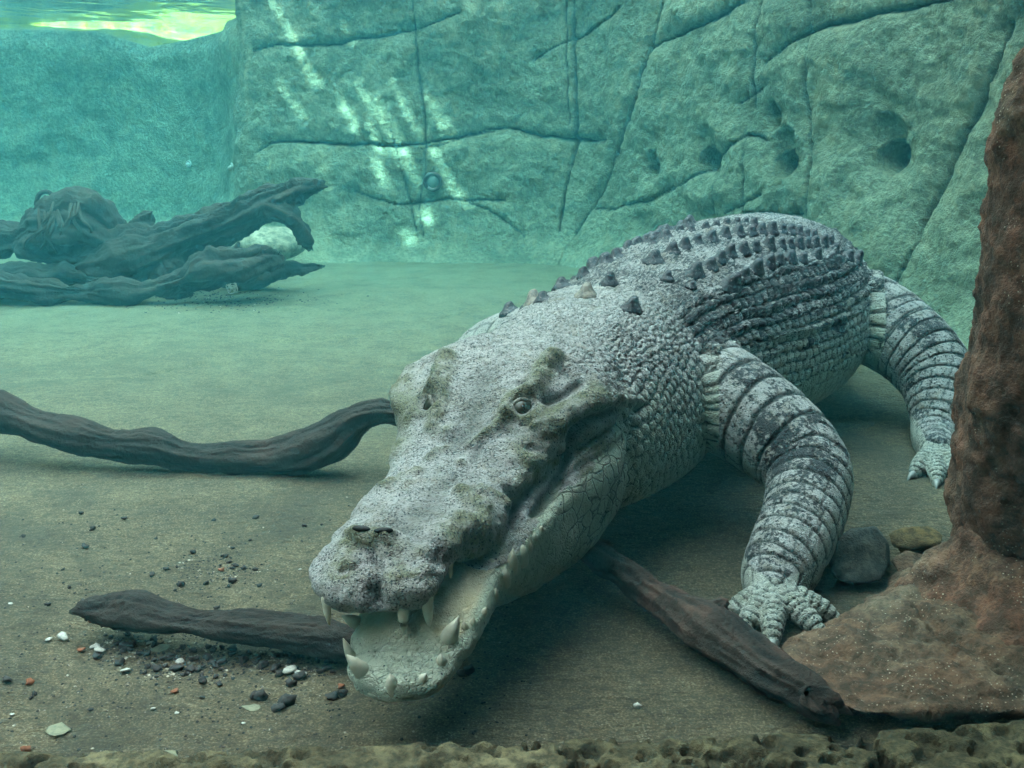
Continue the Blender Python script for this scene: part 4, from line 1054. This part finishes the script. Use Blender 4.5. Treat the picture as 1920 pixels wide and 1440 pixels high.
tag(wood('curved_branch', [pr([(-90, 742, 2.78, .050), (-20, 766, 2.76, .052), (60, 792, 2.73, .048), (150, 818, 2.70, .050), (230, 834, 2.68, .044), (295, 838, 2.66, .052), (340, 850, 2.66, .044), (400, 858, 2.65, .040), (460, 857, 2.64, .042),
     (520, 856, 2.64, .046), (580, 845, 2.63, .056), (625, 825, 2.62, .056), (660, 797, 2.62, .046), (700, 778, 2.62, .036), (745, 776, 2.63, .032), (800, 800, 2.66, .028), (850, 850, 2.68, .022)])], .007, WOOD_D, .012, (55, 5), 1),
    'long dark curved branch lying on the floor, one end behind the crocodile head', 'branch')
tag(wood('flat_log', [([tuple(onz(u, v, z)) for u, v, z in ((158, 1142, .052), (215, 1143, .046), (262, 1146, .050), (330, 1160, .042), (420, 1172, .040), (520, 1184, .036), (600, 1192, .034), (690, 1208, .03), (760, 1225, .026))], [.014, .036, .044, .043, .043, .044, .043, .036, .022]),
     ([tuple(onz(u, v, z)) for u, v, z in ((236, 1146, .06), (250, 1128, .068), (262, 1124, .066))], [.016, .012, .006])], .006, WOOD_D, .011, (70, 6), 2, flat=.62),
    'flat dark brown log lying on pebbly debris under the open jaw', 'log')
tag(wood('broken_stick', [prz([(1040, 1000, .06, .024), (1110, 1042, .055, .026), (1180, 1085, .052, .028), (1245, 1128, .052, .032), (1310, 1168, .055, .043), (1370, 1212, .052, .043), (1440, 1262, .050, .041), (1500, 1298, .048, .037), (1540, 1322, .044, .030)]),
     prz([(1320, 1165, .06, .03), (1345, 1140, .075, .020), (1352, 1132, .08, .012)]), prz([(1520, 1312, .06, .018), (1562, 1312, .062, .010)])], .006, WOOD_R, .011, (60, 5), 3),
    'broken reddish-black stick lying beside the crocodile front foot', 'stick')
# drowned timber in the bay
def farwood(name, limbs, label, k): return tag(wood(name, [pr(l) for l in limbs], .012, WOOD_F, .036, (34, 2.2), k), label, 'driftwood', 'sunken driftwood in front of the bay')
farwood('forked_driftwood', [[(175, 500, 5.25, .12), (240, 490, 5.25, .155), (300, 468, 5.25, .135), (360, 445, 5.25, .115), (430, 418, 5.25, .105), (490, 390, 5.25, .095), (530, 368, 5.25, .075), (560, 353, 5.25, .046), (602, 349, 5.25, .030)],
     [(500, 385, 5.25, .09), (545, 408, 5.2, .062), (570, 435, 5.2, .045), (583, 462, 5.2, .014)], [(235, 455, 5.3, .06), (258, 430, 5.3, .046), (277, 407, 5.3, .036)], [(560, 353, 5.25, .04), (585, 342, 5.25, .02), (604, 340, 5.25, .008)], [(250, 505, 5.2, .05), (215, 515, 5.15, .03), (190, 500, 5.15, .01)], [(240, 500, 5.25, .12), (235, 540, 5.2, .10)], [(330, 470, 5.25, .09), (320, 520, 5.2, .10), (330, 545, 5.15, .06)]],
    'dark forked driftwood trunk rising over the other sunken logs', 5)
farwood('root_stump', [[(-90, 452, 5.35, .085), (-30, 452, 5.35, .088), (40, 448, 5.35, .085), (90, 430, 5.3, .13), (140, 425, 5.3, .155), (190, 440, 5.3, .135), (235, 470, 5.3, .09)], [(60, 462, 5.3, .08), (105, 482, 5.25, .05), (160, 475, 5.25, .05), (210, 478, 5.25, .05)]],
    'fibrous root stump with stringy bark beside the forked trunk', 6)
stump = bpy.data.objects['root_stump']
for k in range(16):                                   # stringy bark and rootlets hanging over the stump
    u0 = random.uniform(60, 150); v0 = random.uniform(385, 420); du = random.uniform(-45, 25); dv = random.uniform(35, 75)
    y0 = 5.16
    me = me_from('rootlet', *tube([tuple(at(u0, v0 - 8, y0 + .04)), tuple(at(u0 + du * .3 + random.uniform(-6, 6), v0 + dv * .35, y0 - .02)), tuple(at(u0 + du * .7 + random.uniform(-8, 8), v0 + dv * .7, y0 - .02)), tuple(at(u0 + du, v0 + dv, y0 + .03))],
        [.006, .008, .007, .004], 6, 4)); attr(me, 'grain', np.full(len(me.vertices), .75)); link('rootlet', me, WOOD_F, stump)
me = me_from('rootlet', *tube([tuple(at(u, v, 5.3)) for u, v in ((74, 405), (68, 385), (74, 364), (90, 360), (103, 372), (108, 390))], [.012, .012, .011, .011, .010, .010], 8, 5)); attr(me, 'grain', np.full(len(me.vertices), .5)); link('rootlet', me, WOOD_F, stump)
farwood('low_driftwood', [[(-80, 536, 5.0, .075), (0, 536, 5.0, .072), (80, 542, 5.0, .062), (180, 547, 5.0, .045), (270, 547, 5.0, .046), (330, 532, 5.0, .065), (390, 512, 5.0, .095), (440, 502, 5.0, .10), (485, 485, 5.02, .065), (522, 479, 5.05, .028)],
     [(420, 490, 5.0, .06), (443, 470, 5.0, .035), (450, 456, 5.0, .012)], [(480, 480, 5.0, .04), (492, 466, 5.0, .02)], [(-60, 520, 5.15, .06), (60, 518, 5.15, .055), (140, 520, 5.15, .045), (190, 530, 5.1, .03)]],
    'long low driftwood log stretched along the floor with knobbly end', 7)
farwood('pointed_driftwood', [[(440, 520, 5.35, .06), (490, 515, 5.35, .065), (540, 508, 5.35, .045), (585, 501, 5.35, .025), (612, 498, 5.35, .010)]], 'slim pointed driftwood piece sticking out past the knobbly log', 8)

# ================================================================== rocks
def mat_rock(name, a, b, c3, sp=.5, sc=1.0):
    M = Mat(name, .85, .25); n1 = M.noise(4 * sc, 6, .65); n2 = M.noise(22 * sc, 6, .7); n3 = M.noise(120 * sc, 4, .7)
    c = M.ramp(n1, (.33, a), (.5, b), (.68, c3))
    c = M.mix(M.ramp(n2, (.42, .75), (.6, 0)), c, tuple(x * .35 for x in a))
    v = M.vor(130, out=0); c = M.mix(M.math('MULTIPLY', M.ramp(v, (.13, 1), (.22, 0)), M.ramp(M.noise(9, 3), (.48, 0), (.6, sp))), c, (.55, .52, .42))
    c = M.mix(M.ramp(n3, (.5, 0), (.7, .45)), c, tuple(x * .3 for x in b))
    M.color(c); M.bump(M.math('ADD', n2, M.math('MULTIPLY', n3, .7)), .014, .9); return M.m
ROCK_R = mat_rock('red_sandstone', (.11, .07, .05), (.24, .11, .07), (.22, .16, .11), .9)
ROCK_S = mat_rock('brown_slab_stone', (.085, .062, .042), (.18, .10, .062), (.21, .17, .12), .6)
ROCK_G = mat_rock('dark_grey_stone', (.05, .055, .05), (.085, .09, .082), (.12, .12, .10), .2, 2)
ROCK_Y = mat_rock('ochre_stone', (.16, .11, .05), (.24, .17, .07), (.30, .24, .12), .2, 3)
ROCK_P = mat_rock('pale_boulder', (.18, .18, .13), (.30, .29, .21), (.38, .36, .26), .1)
def hull(pts):
    bm = bmesh.new()
    for p in pts: bm.verts.new(tuple(p))
    r = bmesh.ops.convex_hull(bm, input=bm.verts[:])
    bmesh.ops.delete(bm, geom=[g for g in r['geom_interior'] if isinstance(g, bmesh.types.BMVert)], context='VERTS')
    bm.verts.ensure_lookup_table(); bm.verts.index_update()
    out = [v.co[:] for v in bm.verts], [tuple(v.index for v in f.verts) for f in bm.faces]; bm.free(); return np.array(out[0]), out[1]
def rock(name, parts, vox, mat, amp, label, k, smooth=6, sc=1.0, grooves=()):
    me = union(parts, vox, smooth); P = verts_of(me); N = norms_of(me)
    h = amp * (.55 * fbm(P * 3.2 * sc, 2, 300 + k) + .55 * fbm(P @ ROT @ ROT * 4.1 * sc, 2, 340 + k) + .8 * fbm(P * 11 * sc, 4, 310 + k) + .35 * np.abs(fbm(P * 38 * sc, 3, 320 + k)))
    for L, wd, dp in grooves:
        d, t = poly_dist(P + .012 * np.c_[fbm(P * 18, 2, 1), fbm(P * 18, 2, 2), fbm(P * 18, 2, 3)], L); h = h - dp * np.exp(-(d / wd) ** 2)
    set_verts(me, P + N * h[:, None]); return tag(link(name, me, mat), label, 'rock')
PY = 1.86
def level_rings(L, n=30):
    Rg = []; a_ = np.linspace(0, 2 * math.pi, n, endpoint=False)
    for u, v, r in crom(L, 6):
        c_ = np.array(at(u, v, PY)); Rg.append(c_ + r * np.c_[np.cos(a_), np.sin(a_) * .9, a_ * 0] * (1 + .07 * np.sin(3 * a_ + c_[2] * 5) + .05 * np.sin(5 * a_ - c_[2] * 7))[:, None])
    return rings(np.array(Rg))
rock('rock_pillar', [level_rings([(2300, -60, .22), (2205, 150, .245), (2162, 330, .25), (2122, 500, .255), (2085, 660, .257), (2066, 800, .255), (2062, 940, .25), (2068, 1060, .245), (2070, 1200, .24)])],
     .008, ROCK_R, .026, 'tall rust-red rock pillar standing at the edge of the tank', 1, 2, 1.3, [([tuple(at(u, v, PY - .24)) for u, v in ((1868, 520), (1858, 600), (1840, 660), (1825, 720))], .012, .02), ([tuple(at(u, v, PY - .20)) for u, v in ((1830, 990), (1870, 1010), (1925, 1040))], .05, .05)])
rock('rock_block', [hull([g3(1692, 1100, .03), g3(1930, 1300, .03), p3(1738, 1040, 1.93), p3(1778, 1005, 1.90), p3(1832, 985, 1.86), p3(1990, 1060, 1.72), g3(2250, 1330, .03), p3(2200, 1080, 1.9), g3(1760, 1040, 0), g3(2200, 1040, 0), g3(1700, 1110, 0), g3(1930, 1306, 0)])],
     .007, ROCK_R, .022, 'wedge of red rock leaning at the foot of the pillar', 2, 4, 1.6)
sl = [(1440, 1238), (1482, 1212), (1560, 1188), (1648, 1158), (1690, 1128), (1700, 1090), (1760, 1060), (2250, 1050), (2300, 1330), (1920, 1338), (1760, 1350), (1600, 1345), (1545, 1320), (1480, 1272)]
rock('rock_slab', [hull([tuple(onz(u, v, .004)) for u, v in sl] + [tuple(onz(1740 + (u - 1740) * .93, 1225 + (v - 1225) * .92, .045)) for u, v in sl] + [tuple(onz(1700, 1180, .055)), tuple(onz(1850, 1250, .055))])],
     .006, ROCK_S, .022, 'broad flat brown rock slab below the red rocks', 3, 3, 2.0, [([tuple(onz(u, v, .05)) for u, v in ((1700, 1130), (1760, 1190), (1840, 1240), (1925, 1290))], .010, .02), ([tuple(onz(u, v, .045)) for u, v in ((1520, 1215), (1620, 1240), (1720, 1300))], .007, .010)])
rock('grey_stone', [hull([at(u, v, y) for u, v, y in ((1548, 1045, 1.97), (1562, 1015, 1.98), (1600, 992, 2.0), (1642, 985, 2.02), (1666, 1015, 2.0), (1672, 1055, 1.97), (1650, 1092, 1.94), (1600, 1098, 1.93), (1560, 1085, 1.95), (1580, 1000, 2.10), (1640, 990, 2.12), (1670, 1050, 2.10), (1560, 1050, 2.08))])],
     .006, ROCK_G, .008, 'rounded dark grey stone beside the crocodile forearm', 4, 5, 2)
rock('ochre_stone', [hull([at(u, v, y) for u, v, y in ((1665, 1000, 2.08), (1690, 988, 2.1), (1740, 985, 2.1), (1770, 1000, 2.08), (1770, 1020, 2.05), (1700, 1030, 2.05), (1670, 1022, 2.06), (1690, 995, 2.2), (1760, 995, 2.2), (1740, 1030, 2.15), (1690, 1040, 2.15))])],
     .006, ROCK_Y, .006, 'small ochre stone wedged between grey stone and red wedge', 5, 4, 3)
rock('dark_red_stone', [hull([at(u, v, y) for u, v, y in ((1668, 1050, 2.03), (1700, 1030, 2.05), (1745, 1040, 2.04), (1745, 1090, 1.98), (1690, 1095, 1.97), (1690, 1050, 2.12), (1750, 1060, 2.12))])],
     .006, ROCK_S, .006, 'small dark red stone in the gap behind the red wedge', 6, 4, 3)
rock('pale_boulder', [ellipsoid(np.array(at(512, 456, 6.15)), ((.21, 0, 0), (0, .2, 0), (0, 0, .10)), 20)], .012, ROCK_P, .012, 'pale rounded boulder under the forked driftwood', 7, 3)

# ================================================================== rough sill of the viewing window
def mat_sill():
    M = Mat('porous_concrete', .9, .15); n1 = M.noise(9, 6, .65); n2 = M.noise(55, 5, .7)
    c = M.ramp(n1, (.3, (.05, .042, .022)), (.7, (.21, .18, .10))); c = M.mix(M.ramp(n2, (.4, .7), (.6, 0)), c, (.02, .018, .014))
    c = M.mix(M.math('MULTIPLY', M.at('pit'), .9), c, (.010, .009, .008)); M.color(c); M.bump(n2, .012, .9); return M.m
u, v, F = grid(560, 110, None, None)
x = -1.5 + 3.1 * u; yb = np.interp(x, [-1.5, -.7, 0, .45, .8, 1.6], [1.300, 1.312, 1.335, 1.365, 1.395, 1.43]) + .012 * fbm(np.c_[x * 5, x * 0, x * 0], 4, 401) + .006 * fbm(np.c_[x * 30, x * 0, x * 0], 3, 402)
q = np.minimum(v / .8, 1); y = .95 + (yb - .95) * q; z = .064 - .10 * np.clip((v - .8) / .2, 0, 1) ** .8 ; y = y + .012 * np.clip((v - .8) / .2, 0, 1)
P = np.c_[x, y, z * .4]
pit = sstep(.06, .26, fbm(P * np.array([38, 46, 60]), 4, 403)) * (.4 + .6 * sstep(-.2, .2, fbm(P * 5, 2, 404)))
z = z + .010 * fbm(P * 9, 4, 405) + .004 * fbm(P * 40, 3, 406) - .024 * pit
me = me_from('window_sill', np.c_[x, y, z], F); attr(me, 'pit', pit)
tag(link('window_sill', me, mat_sill()), 'rough pitted concrete sill running along the viewing window', 'sill')

# ================================================================== fittings on the walls
Mk = Mat('dark_fitting', .35, .5); Mk.color((.03, .035, .035)); Ml = Mat('lamp_glass', .15, .6); Ml.color((.10, .16, .15)); Mw = Mat('pale_fitting', .4, .5); Mw.color((.62, .64, .62))
Mch0 = Mat('old_fitting', .5, .4); Mch0.color((.34, .38, .35))
def ringm(c, n, r, tr, seg=28):
    n = Vector(n).normalized(); s = n.orthogonal().normalized(); t_ = n.cross(s)
    A = [Vector(c) + r * (math.cos(a) * s + math.sin(a) * t_) for a in np.linspace(0, 2 * math.pi, seg + 1)]
    return tube([tuple(p) for p in A], [tr] * len(A), 10, 1, up=tuple(n), ends=False)
c, n = wall_pt(812, 340, .0)
fx = empty('pool_light', tuple(c)); tag(fx, 'round dark pool light set in the cracked rock wall', 'pool light')
child('bezel', me_from('bezel', *ringm(c + n * .03, n, .048, .013)), Mk.m, fx)
child('housing', me_from('housing', *tube([tuple(c - n * .08), tuple(c), tuple(c + n * .025)], [.046, .046, .046], 24, 2, ends=False)), Mk.m, fx)
V_, F_ = ellipsoid(np.array(c + n * .026), (np.array(Vector((0, 0, 1)) * .036), np.array(n.cross(Vector((0, 0, 1))) * .036), np.array(n * .014)), 20)
child('lens', me_from('lens', V_, F_), Ml.m, fx)
BAYV = bvh_of(bay.data)
for u_, v_ in ((355, 308), (438, 312)):
    p, n, _, _ = BAYV.ray_cast(CAM, ray(u_, v_).normalized())
    if p is None: continue
    e = empty('inlet_fitting', tuple(p)); tag(e, 'small pale pipe inlet set in the hazy recessed wall', 'pipe inlet', 'inlets in the recessed wall')
    if n.dot(CAM - p) < 0: n = -n
    child('flange', me_from('flange', *ringm(p + n * .012, n, .020, .006, 16)), Mch0.m, e)
    child('spout', me_from('spout', *tube([tuple(p - n * .03), tuple(p + n * .01), tuple(p + n * .03 + Vector((0, 0, -.01)))], [.012, .012, .011], 14, 3)), Mch0.m, e)
c, n = wall_pt(1228, 328); e = empty('outlet_fitting', tuple(c)); tag(e, 'small pale outlet in a hollow of the rock wall', 'pipe outlet')
child('flange', me_from('flange', *ringm(c + n * .012, n, .016, .006, 14)), Mw.m, e)
child('spout', me_from('spout', *tube([tuple(c - n * .03), tuple(c + n * .01), tuple(c + n * .025)], [.011, .011, .010], 12, 3)), Mw.m, e)

# ================================================================== litter on the floor
def blob(n=10, k=0, flat=.6, jag=.25):
    V_, F_ = ellipsoid((0, 0, 0), ((1, 0, 0), (0, 1, 0), (0, 0, flat)), n); V_ = V_ * (1 + jag * fbm(V_ * 1.7 + k * 9.1, 2, 500 + k)[:, None]); return me_from('pebble', V_, F_)
Mpb = Mat('dark_pellet', .8, .2); Mpb.color(Mpb.ramp(Mpb.noise(3, 4, co=Mpb.coord((1, 1, 1), 'Generated')), (.3, (.018, .018, .020)), (.7, (.06, .055, .05))))
Mch = Mat('shell_white', .6, .3); Mch.color(Mch.ramp(Mch.noise(5, 4, co=Mch.coord((1, 1, 1), 'Generated')), (.3, (.22, .22, .19)), (.7, (.46, .45, .40))))
Mrd = Mat('red_grit', .8, .2); Mrd.color((.20, .075, .04))
Mlf = Mat('leaf_litter', .7, .3); Mlf.color(Mlf.ramp(Mlf.noise(4, 4, co=Mlf.coord((1, 1, 1), 'Generated')), (.3, (.10, .105, .07)), (.7, (.20, .195, .125))))
PB = [blob(10, k, .7, .75) for k in range(6)]; PC = [blob(8, k + 20, .35, .7) for k in range(4)]
for m_ in PB: m_.materials.append(Mpb.m)
def drop(name, me, mat, u_, v_, r, flat=None):
    p = fl(u_, v_); d2 = me if (me.materials and me.materials[0] == mat) else me.copy()
    if d2 is not me: d2.materials.clear(); d2.materials.append(mat)
    o = bpy.data.objects.new(name, d2); COL.objects.link(o); o.location = (p.x, p.y, p.z + r * .45); o.scale = (r, r * random.uniform(.7, 1), r * random.uniform(.7, 1))
    o.rotation_euler = (random.uniform(-.3, .3), random.uniform(-.3, .3), random.uniform(0, 6)); return o
def spot():
    q = random.random()
    if q < .50:
        a = random.random(); return 190 + 430 * a + random.gauss(0, 20), 1205 + 32 * a + random.gauss(0, 16)
    if q < .64: return random.gauss(330, 55), random.gauss(1250, 14)
    if q < .80: return random.gauss(410, 55), random.gauss(1065, 22)
    return random.uniform(10, 640), random.uniform(960, 1340)
for k in range(150):
    u_, v_ = spot(); o = drop('pellet', random.choice(PB), Mpb.m, u_, v_, random.choice((.004, .005, .006, .007, .009)))
    tag(o, 'small dark pellet among the debris strewn around the flat log', 'pellet', 'dark pellets strewn by the flat log')
for u_, v_, r in ((487, 1300, .014), (536, 1310, .014), (545, 1275, .012), (560, 1262, .012), (625, 1300, .012), (640, 1292, .010), (880, 1252, .012), (865, 1258, .009), (478, 1297, .010), (520, 1322, .010)):
    tag(drop('charcoal_lump', random.choice(PB), Mpb.m, u_, v_, r), 'black lump of charcoal on bare sand below the jaw', 'charcoal', 'charcoal lumps below the jaw')
for u_, v_, r in ((237, 1250, .010), (118, 1198, .012), (90, 1204, .007), (178, 1207, .009), (280, 1198, .008), (338, 1230, .008), (545, 1250, .015), (562, 1258, .011), (20, 1140, .005), (563, 1065, .005), (286, 1320, .006), (330, 1327, .004), (22, 1338, .004), (457, 1348, .004), (185, 1215, .011)):
    tag(drop('shell_chip', random.choice(PC), Mch.m, u_, v_, r), 'chip of white shell on the sandy floor near the flat log', 'shell chip', 'white chips on the sand')
for u_, v_, r in ((172, 1165, .006), (55, 1280, .009), (327, 1288, .007), (415, 1070, .007), (48, 1405, .008), (640, 1280, .007), (152, 1216, .007)):
    tag(drop('red_pebble', random.choice(PB), Mrd.m, u_, v_, r), 'small rusty red pebble on the sandy floor', 'pebble', 'red pebbles on the sand')
for u_, v_, r in ((107, 1368, .022), (473, 1318, .016), (310, 1410, .022), (300, 1208, .018)):
    o = drop('leaf_flake', random.choice(PC), Mlf.m, u_, v_, r); o.scale.z = r * .22; o.rotation_euler.x *= .2; o.rotation_euler.y *= .2; o.location.z -= r * .35
    tag(o, 'flat greyish flake of leaf litter on the sand', 'leaf', 'leaf flakes on the sand')
tag(drop('pale_pebble', PB[0], Mch.m, 1195, 1330, .007), 'single pale pebble in the shadow beside the broken stick', 'pebble')
# countless grit, one mass
gv = []; gf = []; base = ellipsoid((0, 0, 0), ((1, 0, 0), (0, 1, 0), (0, 0, .7)), 5)
for k in range(2600):
    if k < 1500: u_, v_ = spot(); 
    elif k < 2200: u_, v_ = random.uniform(0, 1000), 900 + 500 * random.random() ** .7
    else: u_, v_ = random.gauss(420, 90), random.gauss(565, 10)
    p = fl(u_, v_); r = random.uniform(.0012, .0034) * (2.0 if k >= 2200 else 1)
    o_ = sum(len(x) for x in gv); gv.append(base[0] * r * np.array((1, random.uniform(.6, 1.4), random.uniform(.5, 1))) + np.array(p))
    gf += [tuple(i + o_ for i in f) for f in base[1]] if False else [(f, o_) for f in base[1]]
gf = [tuple(i + o_ for i in f) for f, o_ in gf]
Mgr = Mat('grit', .85, .2); Mgr.color(Mgr.ramp(Mgr.noise(70, 2), (.42, (.02, .02, .02)), (.56, (.07, .06, .05)), (.66, (.42, .38, .30))))
tag(link('grit', me_from('grit', np.vstack(gv), gf), Mgr.m), kind='stuff')
# tangle of white line by the driftwood
c = fl(433, 556); V_ = []; 
ta = empty('line_tangle', tuple(c)); tag(ta, 'little white tangle of line on the floor before the driftwood', 'tangle')
for k in range(6):
    cc = c + Vector((random.uniform(-.03, .03), random.uniform(-.02, .02), .025 + .006 * k)); nn = Vector((random.gauss(0, .6), -1, random.gauss(0, .5)))
    child('loop', me_from('loop', *ringm(cc, nn, random.uniform(.014, .022), .0035, 14)), Mch.m, ta)
# weed on the sunlit shelf
Mwd = Mat('water_weed', .7, .3); Mwd.color((.16, .20, .03))
for u0 in (285, 312):
    p, n, _, _ = BAYV.ray_cast(CAM, ray(u0, 88).normalized())
    if p is None: continue
    p = p + Vector((0, .30, .02)); rt = empty('water_weed', tuple(p)); tag(rt, 'tuft of yellow-green weed on the shallow shelf under the surface', 'weed', 'weed tufts on the shelf')
    for k in range(22):
        a, l = random.uniform(0, 6.28), random.uniform(.05, .11); d = Vector((math.cos(a), math.sin(a) * .5, 0)); q0 = p + d * random.uniform(0, .07) - Vector((0, 0, .03))
        child('blade', me_from('blade', *tube([tuple(q0), tuple(q0 + d * l * .4 + Vector((0, 0, l * .4))), tuple(q0 + d * l + Vector((0, 0, l * .45)))], [.005, .004, .001], 5, 3)), Mwd.m, rt)
# ================================================================== the water itself
hz = slab('haze', -6.8, 4.0, -1.7, 11.6, -1.0, 2.0, None, .001)
mh = bpy.data.materials.new('water_body'); mh.use_nodes = True; t = mh.node_tree; t.nodes.clear()
pv = t.nodes.new('ShaderNodeVolumePrincipled'); om = t.nodes.new('ShaderNodeOutputMaterial')
pv.inputs['Color'].default_value = HAZE_COL; pv.inputs['Absorption Color'].default_value = HAZE_ABS
pv.inputs['Density'].default_value = HAZE_D; pv.inputs['Anisotropy'].default_value = .2
t.links.new(pv.outputs[0], om.inputs['Volume']); hz.data.materials.append(mh)
tag(hz, kind='stuff')
